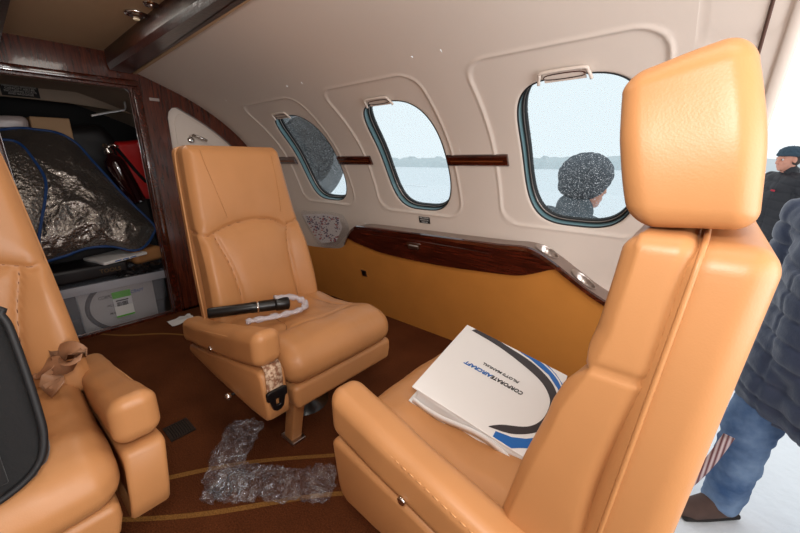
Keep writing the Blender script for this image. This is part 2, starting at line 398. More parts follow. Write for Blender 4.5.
# side ledge: mahogany fascia, top board following the S-curve, cup wells
ledge = empty('side_ledge', (-1.0, 1.5, 0)); tag(ledge, 'glossy mahogany side ledge with S-curved end and two metal cup wells under the windows', 'ledge')
lo = Vector((-1.0, 1.5, 0))
FB = [(-1.70,.530),(-1.62,.508),(-1.50,.489),(-1.41,.478),(-1.2,.474),(-.96,.481),(-.80,.493),(-.63,.508),(-.56,.520),(-.49,.548),(-.44,.572),(-.405,.583)]
FBc = np.array(catmull(FB, 6))
def fasc_poly():
    top = [(x, float(ltop(x))) for x in np.linspace(-.405, -1.70, 90)]
    return [tuple(p) for p in FBc]+top
V, F = fill2d([fasc_poly()], .012, lambda u, v, w: (u, wy(v)-.006-w-.006, v), bev=.002); V -= np.array(lo)
link('fascia', mk('fascia', V, F, False), M['wood_face'], ledge)
def strip_top(x0, x1, n, ya, yb, lift, th, mt, name, par, holes=()):
    xs = np.linspace(x0, x1, n); V = []
    for x in xs:
        z = float(ltop(x))+lift
        for (y, zz) in ((ya(z), z-th), (ya(z), z), (yb, z+.004), (yb, z-th)): V.append((x-lo.x, y-lo.y, zz))
    F = grid_faces(n, 4, close_m=True)+[(0,1,2,3), tuple((n-1)*4+k for k in range(4))]
    return link(name, fix_normals(mk(name, V, F, False)), mt, par)
def strip_front(x0, x1, n, name):
    V = []
    for x in np.linspace(x0, x1, n):
        z = float(ltop(x)); y = wy(z)
        for (a, b) in ((y-.020, z-.012), (y-.020, z+.004), (y-.011, z+.009), (y-.009, z-.012)): V.append((x-lo.x, a-lo.y, b))
    return link(name, fix_normals(mk(name, V, grid_faces(n, 4, close_m=True)+[(0,1,2,3), tuple((n-1)*4+k for k in range(4))], False)), M['wood'], ledge)
strip_front(-1.74, .04, 200, 'edge_moulding')
CUPS = [-.478, -.325]
xs_p = list(np.linspace(-1.735, .04, 170))
def tp(u, v, w):
    z = float(ltop(u)); y0 = wy(z)-.012; return (u-lo.x, y0+(v/.10)*(1.60-y0)-lo.y, z+.006+w)
def plate():
    parts = []
    def q(x0, x1):
        n = max(2, int((x1-x0)/.01)+1); V = [tp(x, v, 0) for x in np.linspace(x0, x1, n) for v in (0, .10)]; parts.append((np.array(V), grid_faces(n, 2)))
    e = -1.735
    for cx in CUPS:
        q(e, cx-.06); e = cx+.06; V = []; na = 64
        for k in range(na):
            a_ = 2*PI*k/na; c_, s_ = math.cos(a_), math.sin(a_); iu, iv = .044*c_, .027*s_; K = 1e9
            if abs(iu) > 1e-9: K = min(K, .06/abs(iu))
            if iv > 1e-9: K = min(K, .06/iv)
            if iv < -1e-9: K = min(K, .04/-iv)
            for t in (0, .25, .5, .75, 1): f_ = 1+(K-1)*t; V.append(tp(cx+iu*f_, .040+iv*f_, 0))
        parts.append((np.array(V), grid_faces(na, 5, close_n=True)))
    q(e, .04); return join(*parts)
pm_ = mk('tp', *plate(), smooth=False); fix_normals(pm_)
link('top_plate', pm_, M['plate'], ledge)
# drawer face outline grooves and latch
def fpt(u, v, w): return (u-lo.x, wy(v)-.018-w-lo.y, v)
dr = [(-1.55,.52),(-1.2,.515),(-.72,.528),(-.70,.60),(-1.2,.595),(-1.55,.585)]
V, F = fill2d([dr], .006, lambda u, v, w: fpt(u, v, w+.002), bev=.0015); link('drawer_front', mk('drawer', V, F, False), M['wood_face'], ledge)
lt = link('latch', mk('latch', *join(tuple(map(lambda q: q, fill2d([[(-1.19,.553),(-1.10,.553),(-1.10,.580),(-1.19,.580)]], .004, lambda u, v, w: fpt(u, v, w+.008)))), ), smooth=False), M['chrome'], ledge)
V, F = fill2d([[(-1.175,.548),(-1.115,.548),(-1.115,.566),(-1.175,.566)]], .008, lambda u, v, w: fpt(u, v, w+.013)); link('latch_paddle', mk('paddle', V, F, False), M['steel'], lt)
for cx in CUPS:
    n = 32; V = []
    for dz, k in ((.0095,1.10),(.0105,1.04),(.0095,.99),(.004,.985),(-.036,.93),(-.038,.02)):
        for i in range(n):
            a = 2*PI*i/n; u = cx+.044*k*math.cos(a); v = .040+.027*k*math.sin(a); p = tp(u, v, 0); zc = float(ltop(u)) if dz > 0 else float(ltop(cx)); V.append((p[0], p[1], zc+dz-.0))
    link('cup_well', mk('cup', V, grid_faces(6, n, close_m=True)), M['steel'], ledge)

# mahogany rail pieces between the windows
for i, (a, b) in enumerate(((-2.50,-2.135),(-1.70,-1.425),(-.935,-.645))):
    nx = 12; V = []
    for x in np.linspace(a, b, nx):
        for s, of in ((1.004,0),(1.006,.007),(1.012,.011),(1.048,.011),(1.054,.007),(1.056,0)): V.append(W(x, s, of))
    F = grid_faces(nx, 6, close_m=True)+[tuple(range(6)), tuple((nx-1)*6+k for k in range(6))]
    o = link('trim_%d' % (6+i), fix_normals(mk('rail', V, F, False)), M['wood']); tag(o, kind='structure')
    V = []
    for x in np.linspace(a+.02, b-.02, nx):
        for s, of in ((1.027,.010),(1.027,.0125),(1.033,.0125),(1.033,.010)): V.append(W(x, s, of))
    F = grid_faces(nx, 4, close_m=True)+[(0,1,2,3), tuple((nx-1)*4+k for k in range(4))]
    link('gold_inlay', fix_normals(mk('inlay', V, F, False)), mat('gilt', (150, 84, 44), .4, metal=.6), o)

# windows
def ring(wx, stops, na=120, closed=False):
    V = []
    for i in range(na):
        iu, iv = sell(2*PI*i/na)
        for ins, off in stops: V.append(W(wx+iu*(1-ins/HW), WS+iv*(1-ins/HH), off))
    return np.array(V), grid_faces(na, len(stops), close_n=True, close_m=closed)
for i, wx in enumerate(WIN):
    w = empty('window_%d' % (i+1), (wx, 1.45, 1.0)); tag(w, kind='structure'); L0 = np.array((wx, 1.45, 1.0))
    def put(nm, VF, mt, sm=True): return link(nm, mk(nm, VF[0]-L0, VF[1], sm), mt, w)
    put('reveal', ring(wx, [(-.001,-.008),(.001,-.012),(.002,-.036),(.004,-.040)]), M['teal'])
    put('rim', ring(wx, [(-.002,-.008),(.002,-.006),(.004,-.009),(.003,-.013),(-.002,-.013)], closed=True), M['gasket'])
    put('seal', ring(wx, [(.004,-.038),(.0075,-.034),(.0095,-.040),(.0095,-.046),(.014,-.046),(.016,-.050),(.0175,-.062)]), M['gasket'])
    put('seal_bead', ring(wx, [(.0088,-.0395),(.0115,-.0385),(.012,-.0425),(.009,-.043)], closed=True), M['steel'])
    V = []; na, nr = 96, 24
    for a in range(na):
        iu, iv = sell(2*PI*a/na, HW-.012, HH-.012)
        for r in range(1, nr+1): V.append(W(wx+iu*r/nr, WS+iv*r/nr, -.056))
    V.append(W(wx, WS, -.056)); c = len(V)-1
    F = grid_faces(na, nr, close_n=True)+[(c, ((a+1) % na)*nr, a*nr) for a in range(na)]
    pn = fix_normals(put('pane', (np.array(V), F), M['pane']).data)
    if pn.polygons[0].normal.y > 0: pn.flip_normals()
    # blind pull: raised looped tab above the opening
    def tabpt(u, v, o): return W(wx+u, v, o)
    P1 = [(-.088,1.338),(-.080,1.366),(-.066,1.380),(.044,1.380),(.058,1.366),(.064,1.338)]
    dx = -.0
    loop = [tabpt(a+dx, b, .008) for a, b in catmull(P1, 5)]
    put('blind_pull', tube(loop, .0048, 8), M['lining'])
    inner = [(-.060,1.350),(-.056,1.366),(.034,1.366),(.040,1.350)]
    pl = [tabpt(a+dx, b, .006) for a, b in catmull(inner, 4, closed=True)]; pl.append(pl[0])
    put('blind_pull_slot', tube(pl, .0016, 6), M['wood'])
    V = []
    for b in (1.338, 1.375):
        for a in (-.07, .05): V.append(tabpt(a, b, .004))
    put('pull_plate', (np.array(V), [(0,1,3,2)]), M['lining'])

# small notices
def placard(name, label, x, s, hw, hh, rows, base, ink, off=.001):
    p = empty(name, tuple(W(x, s, off))); tag(p, label, 'placard'); L0 = W(x, s, off)
    V = [W(x+a*hw, s+b*hh, off+d)-L0 for d in (0, .0015) for a, b in ((-1,-1),(1,-1),(1,1),(-1,1))]
    link('plate', fix_normals(mk('plate', V, [(0,1,2,3),(4,5,6,7),(0,1,5,4),(1,2,6,5),(2,3,7,6),(3,0,4,7)], False)), base, p)
    n = len(rows)
    parts = [text(t, hh*1.7/n, lambda u, v, w, j=j: W(x+u, s+hh*(1-(2*j+1)/n)+v, off+.002+w)-L0) for j, t in enumerate(rows)]
    link('lettering', mk('lettering', *join(*parts), smooth=False), ink, p); return p
placard('placard', 'small black and white notice stuck below the middle window', -1.145, .700, .036, .018, ['PULL DOWN', 'SHADE FOR', 'TAKEOFF'], M['black'], M['white'])

# wall outlet on the leather panel
def wlp(u, v, w): return (u, wy(v)-.008-w, v)
so = empty('wall_socket', (-1.62, wy(.30)-.008, .30)); tag(so, 'small black socket in the tan leather side wall behind the forward-facing seat cushion', 'socket')
sx, sz = -1.62, .295
V, F = fill2d([[(sx-.022,sz-.022),(sx+.022,sz-.022),(sx+.022,sz+.022),(sx-.022,sz+.022)]], .004, wlp, bev=.001); link('plate', mk('pl', V-np.array(so.location), F, False), M['steel'], so)
V, F = fill2d([[(sx-.012,sz-.016),(sx+.012,sz-.016),(sx+.012,sz+.016),(sx-.012,sz+.016)]], .006, lambda u, v, w: wlp(u, v, w+.002)); link('jack', mk('jk', V-np.array(so.location), F, False), M['blackplastic'], so)
SOCK = so

# ---------------------------------------------------------------- aft bulkhead
def arch(off=0.0, n=40):
    out = []
    for s in np.linspace(0, _s[-1]-.02, n):
        p = W(0, s, off); out.append((float(p[1]), float(p[2])))
    left = [(2*YC-y, z) for y, z in reversed(out)]
    return out+[(.6-.0,1.60),(2*YC-.6,1.60)]+left
ho = arch(-.03)
YO0, YO1, ZO = .12, .695, 1.402
open_ = [(YO0,-.12),(YO1,-.12),(YO1,ZO-.02),(YO1-.02,ZO),(YO0+.02,ZO),(YO0,ZO-.02)]
def niche():
    a = [(float(W(0, s, .085)[1]), float(W(0, s, .085)[2])) for s in np.linspace(.35, 1.70, 26)]
    top = [(.925,1.320),(.895,1.315),(.872,1.290),(.862,1.255)]
    a = [p for p in a if p[0] > .93]
    return a+top+[(.858,.9),(.856,.30),(.90,.26),(1.40,.26)]
ni = niche()
def bulk(u, v, w): return (XB-.02+w, u, v)
V, F = fill2d([ho[:], ni, open_], .04, bulk, bev=.003)
bw = link('wall_back', mk('wall_back', V, F, False), M['bulkwood']); tag(bw, kind='structure')
V, F = fill2d([[(p[0], p[1]) for p in ni]], .006, lambda u, v, w: (XB-.034+w, u, v)); link('niche_panel', mk('np', V, F, False), M['lining'], bw)
rl = [(p[0], p[1]) for p in ni]; cx_ = sum(p[0] for p in rl)/len(rl); cz_ = sum(p[1] for p in rl)/len(rl)
inr = [(XB-.029, cx_+(p[0]-cx_)*.88, cz_+(p[1]-cz_)*.93) for p in rl]; inr.append(inr[0]); link('niche_bead', mk('nb', *tube(inr, .003, 6)), M['lining'], bw)
# raised mahogany moulding round the opening
for nm, c, h in (('trim_9', (XB+.012, YO1+.022, .68), (.014, .022, .72)), ('trim_10', (XB+.012, YO0-.022, .68), (.014, .022, .72)), ('trim_11', (XB+.012, (YO0+YO1)/2, ZO+.022), (.014, .33, .018))):
    tag(link(nm, mk(nm, *box(*h, c=c, bev=.008)), M['wood']), kind='structure')
# header edge catching the light
# silver plate on the post
np_ = link('number_plate', mk('p', *box(.0015, .026, .008, bev=.001), smooth=False), M['steel']); np_.location = (XB+.004, .805, 1.352); np_.rotation_euler = (0, 0, 0); tag(np_, 'small grey plate high on the mahogany bulkhead beside the arched niche', 'plate')
# chrome coat hook in the niche
hk = link('coat_hook', mk('h', *join(tube([(0,0,.02),(.03,.01,.03),(.05,.05,.012),(.055,.08,-.005)], .009, 10), lathe([(.02,0),(.02,.01),(.012,.014)], 20, 'x'))), M['chrome']); hk.location = (XB-.03, .985, 1.13); tag(hk, 'chrome hook in the cream arched niche above the upright seat back', 'hook')

# ---------------------------------------------------------------- cargo bay behind it
CB = -3.75
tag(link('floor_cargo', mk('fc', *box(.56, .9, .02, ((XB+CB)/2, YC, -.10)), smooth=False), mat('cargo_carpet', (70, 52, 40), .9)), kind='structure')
V = []; xs_ = np.linspace(XB-.045, CB, 12); ss = np.linspace(0, _s[-1], 50)
for x in xs_:
    for s in ss: p = W(x, s, .02+.10*(XB-x)/1.1); V.append(p)
    for s in ss[::-1]: p = W(x, s, .02+.10*(XB-x)/1.1); V.append((p[0], 2*YC-p[1], p[2]))
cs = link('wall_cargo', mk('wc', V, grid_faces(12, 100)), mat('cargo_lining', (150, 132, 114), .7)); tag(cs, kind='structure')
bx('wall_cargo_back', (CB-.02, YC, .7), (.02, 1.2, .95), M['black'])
# dark lintel with taupe valance in the bay
V, F = fill2d([[(-.3,1.6),(1.2,1.6),(1.16,1.22),(1.05,1.27),(.93,1.315),(.80,1.345),(.66,1.36),(.52,1.372),(.30,1.378),(.0,1.38),(-.3,1.38)]], .03, lambda u, v, w: (-3.42+w, u, v), bev=.003)
tag(link('trim_12', mk('val', V, F, False), mat('valance', (134, 116, 98), .6)), kind='structure')
sg = empty('safety_notice', (-3.40, .30, 1.42)); tag(sg, 'black notice with rows of white writing at the top of the baggage bay', 'sign')
link('plate', mk('pl', *box(.003, .085, .036, bev=.002), smooth=False), M['black'], sg)
rows = ['MAXIMUM BAGGAGE', 'CAPACITY 600 LBS', 'INCLUDING COATS', 'AND BAGGAGE']
link('lettering', mk('lt', *join(*[text(t, .016, lambda u, v, w, j=j: (.004+w, u, .022-.0145*j+v)) for j, t in enumerate(rows)]), smooth=False), mat('faded_white', (170, 164, 158), .6), sg)
br = link('grab_bar', mk('gb', *tube(catmull([(-3.05,.560,1.270),(-3.05,.63,1.292),(-3.05,.725,1.318),(-3.05,.748,1.330),(-3.05,.750,1.372)], 5), .006, 10)), mat('bright_bar', (240, 240, 240), .15, metal=.6)); tag(br, 'bright white bent bar hanging in the dark baggage bay', 'bar')

WORLD, FLASH, GLOW, FRONT_FILL, EXPO = 1.2, 17, 2.0, 24, -0.12
BPOS, BROT, BDIM, SFIT = (-.304, .694, .502), (.107, .25, .144), (.140, .148, .045), (1.02, .93)

# ---------------------------------------------------------------- seats
SEATM = 1
def sput(name, V, F, mt, par, m, smooth=True):
    V = np.array(V, float)
    if m < 0:
        V[:, 1] *= -1; F = [list(f)[::-1] for f in F]
    me = mk(name, V, F, smooth); return link(name, me, mt, par)
def groove(Q, lines, w=.0035, depth=.006, puff=.012, pw=.028, edge=None):
    d = np.full(len(Q), 9.0)
    for l in lines: d = np.minimum(d, dist_poly(Q, l))
    dd = d if edge is None else np.minimum(d, edge)
    return -depth*np.exp(-(d/w)**2)+puff*(1-np.exp(-dd/pw))-puff*.75
def back_front(zt, m, recl, x0, headrest=False):
    """face cushion of the backrest: local x forward, origin under the seat"""
    z0, z1 = .40, zt; hz = (z1-z0)/2; zc = (z0+z1)/2
    V, F, N = rbox(.036 if headrest else .046, .205, hz, .022 if headrest else .030, .0065, 5)
    Q = np.stack([V[:, 1], V[:, 2]+zc], -1)
    arch_ = catmull([(-.172,.742),(-.140,.752),(-.09,.768),(-.02,.778),(.05,.776),(.10,.762),(.135,.738)], 8)
    bl = catmull([(-.155,.748),(-.140,.70),(-.122,.64),(-.108,.56),(-.100,.48),(-.100,.40)], 8)
    brr = catmull([(.150,.748),(.128,.70),(.118,.64),(.114,.56),(.116,.48),(.122,.40)], 8)
    sl = [(-.26,.752),(-.172,.742)]; srr = [(.135,.738),(.26,.775)]
    lines = [arch_, bl, brr, sl, srr]
    front = N[:, 0] > .3; e = np.minimum(.205-np.abs(Q[:, 0]), np.minimum(Q[:, 1]-z0, z1-Q[:, 1]))+.012
    g = groove(Q, lines, .0042, .0085, .017, .03, e)
    dst = np.minimum(dist_poly(Q, arch_), np.minimum(dist_poly(Q, bl), dist_poly(Q, brr)))
    side = np.abs(N[:, 1]) > .5
    dseam = np.abs(Q[:, 1]-.755)
    disp = np.where(front, g*np.clip(N[:, 0], 0, 1), 0)
    # soft creases where the leather pulls into the seams
    wr_ = np.array([nz((q[0], q[1]*.6, 0), 16, 3) for q in Q])*.0022+np.array([nz((q[0]*1.5, q[1], 1), 45, 9) for q in Q])*.0007*np.exp(-dst/.05)
    V = V+N*(disp+np.where(front, wr_, 0))[:, None]
    V = V-N*(np.where(side & ~front, .006*np.exp(-(dseam/.004)**2), 0))[:, None]
    z = V[:, 2]+zc; t = (z-.40)/(1.05-.40)
    # bolsters stand proud, lumbar curve, taper towards the top
    V[:, 0] += np.where(V[:, 0] > 0, .020*np.clip((np.abs(V[:, 1])-.10)/.09, 0, 1)**1.5*np.clip((.80-z)/.12, 0, 1), 0)
    V[:, 0] += .016*np.sin(np.clip((z-.42)/.34, 0, 1)*PI)
    V[:, 0] += np.where(V[:, 0] > 0, .035*np.clip((.66-z)/.2, 0, 1)**1.5, 0)*(1 if headrest else 0)
    V[:, 1] *= 1.085-.20*np.clip(t, 0, 1)**1.3
    V[:, 0] += x0-recl*(z-.43)-.048; V[:, 2] = z
    SEAMS.clear(); fr = V[(N[:, 0] > .25)]
    for ln in (arch_, bl, brr, catmull([(-.172,.742),(-.185,.745),(-.196,.749)], 6), catmull([(.135,.738),(.165,.752),(.192,.766)], 6)):
        pts = []
        for p in ln:
            yy = p[0]*(1.085-.20*min(max((p[1]-.40)/.65, 0), 1)**1.3); k = np.argsort((fr[:, 1]-yy)**2+(fr[:, 2]-p[1])**2)[:4]
            if p[1] > .43: pts.append((fr[k, 0].min()+.0004, yy, p[1]))
        if len(pts) > 3:
            P_ = np.array(pts); P_[1:-1, 0] = (P_[:-2, 0]+P_[1:-1, 0]+P_[2:, 0])/3; SEAMS.append(P_)
    return V, F
SEAMS = []
def back_shell(zt, m, recl, x0, headrest=False):
    z0, z1 = .34, zt-.004; hz = (z1-z0)/2; zc = (z0+z1)/2
    V, F, N = rbox(.042 if headrest else .030, .206, hz, .030 if headrest else .026, .014, 5)
    z = V[:, 2]+zc; t = (z-.40)/(1.05-.40)
    V[:, 1] *= 1.085-.20*np.clip(t, 0, 1)**1.3
    V[:, 0] *= 1.15-.25*np.clip(t, 0, 1)
    V[:, 0] += x0-recl*(z-.43)-.048-(.059 if headrest else .068); V[:, 2] = z
    return V, F
def at_back(y, z, d, zt, recl, x0):
    return (x0-recl*(z-.43)-.048+.052+.016*math.sin(min(max((z-.42)/.34, 0), 1)*PI)+d, y*(1.085-.20*min(max((z-.40)/.65, 0), 1)**1.3), z)
def make_seat(m, zt, recl, x0, headrest, pedfront=.10, btn=(-.07, .402)):
    """m=1: armrest on the right of the sitter, m=-1: on the left"""
    root = empty('passenger_seat')
    L = M['leather']
    V, F = back_front(zt, m, recl, x0, headrest); bk = sput('backrest', V, F, L, root, m)
    for P_ in SEAMS: sput('seam', *tube([tuple(p) for p in P_], .0011, 5), M['seam'], bk, m)
    V, F = back_shell(zt, m, recl, x0, headrest); sh = sput('back_shell', V, F, L, root, m)
    # piping round the joint of face and shell
    pts = []
    for y, z in [(-.207,.42),(-.207,.6),(-.207,.8),(-.207,zt-.06),(-.198,zt-.018),(-.165,zt-.004),(0,zt-.002),(.165,zt-.004),(.198,zt-.018),(.207,zt-.06),(.207,.8),(.207,.6),(.207,.42)]:
        p = at_back(y, z, 0, zt, recl, x0); pts.append((x0-recl*(z-.43)-(.0845 if headrest else .092), p[1]*1.0, z))
    sput('piping', *tube(catmull(pts, 5), .0030, 8), M['leather'] if headrest else M['piping'], bk, m)
    for sgn, ln in ((-1, [(-.150,zt-.015),(-.138,.98),(-.118,.90),(-.096,.80)]), (1, [(.150,zt-.015),(.146,.95),(.136,.86),(.126,.80)])):
        pth = catmull(ln, 12); parts = []
        for k in range(0, len(pth)-1):
            a, b = pth[k], pth[k+1]; q = a+(b-a)*.6
            parts.append(tube([at_back(a[0], a[1], -.0015, zt, recl, x0), at_back(q[0], q[1], -.0005, zt, recl, x0)], .0016, 5))
        if zt > 1.0: sput('stitching', *join(*parts), M['thread'], bk, m)
    if headrest:
        V, F, N = rbox(.055, .180, .086, .024, .011, 6); z = V[:, 2]
        edge = np.abs(z-(.060+.10*0)); V = V-N*(np.where(N[:, 2] < .95, .0022*np.exp(-(np.abs(z-.058)/.003)**2), 0))[:, None]
        wv = np.array([nz(v, 12, 5) for v in V])*.004; V = V+N*wv[:, None]
        puff = .008*(1-np.clip(np.abs(z)/.083, 0, 1)**2)
        V[:, 0] += np.sign(V[:, 0])*puff*.5; V[:, 1] += np.sign(V[:, 1])*puff*np.clip(np.abs(V[:, 1])/.185, 0, 1)
        V[:, 2] += np.where(z > 0, -(V[:, 0])*.24, 0)*np.clip(z/.083, 0, 1)
        zc = zt+.091; V[:, 0] += .22*V[:, 2]; V[:, 2] += zc; V[:, 0] += x0-recl*(zt-.43)-.050
        hr = sput('headrest', V, F, L, root, m)
        for s in (-.06, .06): sput('headrest_post', *tube([(x0-recl*(zt-.43)-.05, s, zt-.06), (x0-recl*(zt-.43)-.05, s, zt+.03)], .007, 10), M['chrome'], hr, m)
    # seat cushion: local y from -.150 (armrest) to .250
    y0, y1 = -.194, .252; x1 = .268; xr = -.19; zt2, zb = .452, .338
    hx, hy, hz = (x1-xr)/2, (y1-y0)/2, (zt2-zb)/2
    V, F, N = rbox(hx, hy, hz, .052, .0075, 6); cx, cy, cz = (x1+xr)/2, (y1+y0)/2, (zt2+zb)/2
    Q = np.stack([V[:, 0]+cx, V[:, 1]+cy], -1)
    c1 = catmull([(-.19,-.05),(-.05,-.055),(.05,-.07),(.10,-.10)], 8); c2 = catmull([(-.19,.155),(-.05,.16),(.05,.175),(.10,.205)], 8); c3 = catmull([(.10,-.10),(.125,.0),(.13,.05),(.125,.10),(.10,.205)], 8)
    top = N[:, 2] > .4
    g = groove(Q, [c1, c2, c3], .006, .003, .006, .03)
    wr_ = np.array([nz((q[0]*1.0, q[1], 0), 14, 2) for q in Q])*.004+np.array([nz((q[0]*.6, q[1]*1.6, 0), 38, 4) for q in Q])*.0014
    V = V+N*np.where(top, (g+wr_)*N[:, 2], wr_*.4)[:, None]
    crown = np.cos(np.clip(V[:, 0]/hx, -1, 1)*PI/2)*.0+np.cos(np.clip(V[:, 1]/hy, -1, 1)*PI/2)*.012
    V[:, 2] += np.where(V[:, 2] > 0, crown*np.clip(V[:, 2]/hz, 0, 1), 0)
    V[:, 2] += np.where(V[:, 2] > 0, .016*np.exp(-((V[:, 0]-.13)/.07)**2)-.012*np.exp(-((V[:, 0]+.09)/.10)**2), 0)
    V[:, 0] += np.where(V[:, 0] > 0, .010*(1-(V[:, 2]/hz)**2)*np.clip(V[:, 0]/hx, 0, 1)-.012*np.clip(np.abs(V[:, 1])/hy, 0, 1)**4*np.clip(V[:, 0]/hx, 0, 1), 0)
    V += np.array((cx, cy, cz)); cu = sput('seat_cushion', V, F, L, root, m)
    tp_ = V[N[:, 2] > .4]
    for ln in (c1, c2, c3):
        pts = []
        for p in ln:
            if p[0] < -.10: continue
            k = np.argsort((tp_[:, 0]-p[0])**2+(tp_[:, 1]-p[1])**2)[:4]; pts.append((p[0], p[1], tp_[k, 2].min()+.0003))
        P_ = np.array(pts); P_[1:-1, 2] = (P_[:-2, 2]+P_[1:-1, 2]+P_[2:, 2])/3; sput('seam', *tube([tuple(p) for p in P_], .0010, 5), M['seam'], cu, m)
    # upholstered base pan with the armrest box on its side
    prof = [(-.30,.285),(.255,.285),(.255,.340),(-.30,.345)]
    V, F, N = rbox(.28, .215, .042, .018, .03, 4); V += np.array((-.026, .036, .301)); V[:, 1] += np.where(V[:, 2] < .30, -(V[:, 1]-.048)*.03, 0)
    bs = sput('base', V, F, L, root, m)
    poly = [(-.34,.283),(-.345,.296),(-.33,.318),(-.02,.386),(.235,.436),(.252,.434),(.262,.422),(.262,.31),(.256,.275),(.238,.262),(.15,.256),(-.10,.262),(-.31,.274)]
    V, F = fill2d([[(a_-(.014 if a_ > 0 else 0), b_) for a_, b_ in poly]], .076, lambda u, v, w: (u, w-.238, v), bev=.012); V[:, 1] += np.clip((.40-V[:, 2])/.12, 0, 1)*.012*np.where(V[:, 1] < -.2, 1, 0)
    me_s = sput('arm_box', V, F, L, root, m, True)
    # armrest pad, sloping up towards its front end
    V, F, N = rbox(.305, .041, .054, .030, .010, 6)
    Nn = np.array([nz((v[0], v[1], v[2]), 10, 7) for v in V])*.003; V = V+N*Nn[:, None]
    t = (V[:, 0]+.302)/.604; V[:, 2] *= .86+.14*t; V[:, 1] *= .92+.10*t
    V[:, 2] += .372+.132*t-.010*np.sin(t*PI)+.0; V[:, 0] += -.056; V[:, 1] += -.237
    ar = sput('armrest', V, F, L, root, m)
    parts = []
    for off in (0,):
        P_ = [(-.31,-.2695,.405),(-.11,-.2725,.450),(.11,-.2735,.502),(.185,-.2735,.522),(.212,-.2660,.530)]
        pth = catmull(P_, 14)
        for k in range(len(pth)-1):
            a, b = pth[k], pth[k+1]; parts.append(tube([a, a+(b-a)*.6], .0013, 5))
    sput('stitching', *join(*parts), M['thread'], ar, m)
    ip = catmull([(x_, -.2045, z_) for x_, z_ in ((-.28,.405),(-.1,.452),(.10,.502),(.185,.524))], 14)
    sput('stitching', *join(*[tube([ip[k], ip[k]+(ip[k+1]-ip[k])*.6], .0017, 5) for k in range(len(ip)-1)]), M['thread'], ar, m)
    b = sput('armrest_button', *lathe([(.0085,.0),(.0085,.004),(.006,.0055),(.001,.0045)], 20, 'y', (0,0,0)), M['chrome'], ar, m)
    b.location = (btn[0], m*(-.2785), btn[1]); b.rotation_euler = (0, 0, 0 if m > 0 else 0)
    for v in b.data.vertices: v.co.y *= -1
    fix_normals(b.data)
    # pedestal post and floor foot
    V, F = box(.026, .022, .135, bev=.006); V += np.array((pedfront, -.095, .135)); V[:, 0] += (V[:, 2]-.14)*.25; pd = sput('pedestal', V, F, L, root, m)
    V, F = box(.040, .028, .006, (pedfront-.03, -.095, .007), .003); sput('floor_bracket', V, F, M['steel'], pd, m)
    V, F = box(.16, .13, .025, (-.03, .05, .262), .008); sput('swivel_plate', V, F, M['blackplastic'], root, m)
    V, F = lathe([(.10,.0),(.10,.02),(.045,.04),(.045,.24)], 28, 'z', (-.08,.06,0)); sput('column', V, F, M['blackplastic'], root, m)
    # levers
    V, F = tube(catmull([(.10,.24,.278),(.12,.262,.270),(.135,.285,.268)], 4), .006, 8); lv = sput('recline_lever', V, F, M['blackplastic'], root, m)
    sput('lever_cap', *lathe([(.008,0),(.009,.02),(.004,.026)], 14, 'y', (.137,.283,.268)), M['chrome'], lv, m)
    V, F = tube([(.02,-.20,.275),(.02,-.255,.265),(.02,-.275,.262)], .005, 8); lv = sput('swivel_lever', V, F, M['blackplastic'], root, m)
    V, F, _n = rbox(.012, .012, .012, .0119, .01, 5); V += np.array((.02,-.282,.262)); sput('lever_knob', V, F, M['chrome'], lv, m)
    return root
def webbing_mat():
    m, nt, N, L, B = newmat('belt_webbing'); tc = N.new('ShaderNodeTexCoord')
    n = N.new('ShaderNodeTexNoise'); n.inputs['Scale'].default_value = 90; n.inputs['Detail'].default_value = 4; L.new(tc.outputs['Object'], n.inputs['Vector'])
    r = N.new('ShaderNodeValToRGB'); r.color_ramp.elements[0].position = .42; r.color_ramp.elements[0].color = sr((142, 100, 74)); r.color_ramp.elements[1].position = .58; r.color_ramp.elements[1].color = sr((214, 186, 158))
    L.new(n.outputs['Fac'], r.inputs[0]); L.new(r.outputs[0], B.inputs['Base Color']); B.inputs['Roughness'].default_value = .7; return m
M['web'] = webbing_mat(); M['satin'] = mat('satin_web', (164, 120, 90), .38, var=.35, vscale=40)
def ribbon(path, wdir, w, th=.0016):
    P = [Vector(p) for p in path]; N = len(P); V = []
    for i in range(N):
        wd = Vector(wdir[i] if hasattr(wdir[0], '__len__') else wdir).normalized(); t = (P[min(i+1, N-1)]-P[max(i-1, 0)]).normalized(); n = t.cross(wd).normalized(); wd = n.cross(t).normalized()
        ww = w[i] if hasattr(w, '__len__') else w
        for a, b in ((-1,-1),(1,-1),(1,1),(-1,1)): V.append(P[i]+wd*(a*ww/2)+n*(b*th/2))
    return np.array([v[:] for v in V]), grid_faces(N, 4, close_m=True)+[(0,1,2,3), tuple((N-1)*4+k for k in range(4))]

sA = make_seat(1, 1.052, .235, -.150, False); sA.location = (-1.09, .665, 0)
tag(sA, 'tan leather cabin seat in the middle, facing the camera, with a black tube on it', 'seat')
sB = make_seat(-1, .925, .085, -.149, True, btn=(.045, .42)); sB.location = (-.27, .650, 0); sB.rotation_euler = (0, 0, PI)
tag(sB, 'large near tan leather seat with raised headrest, holding a white ring binder', 'seat')
sC = make_seat(-1, 1.052, .235, -.150, False); sC.location = (-1.035, -.131, 0)
tag(sC, 'tan leather seat across the aisle with a beige strap knotted on its armrest', 'seat')

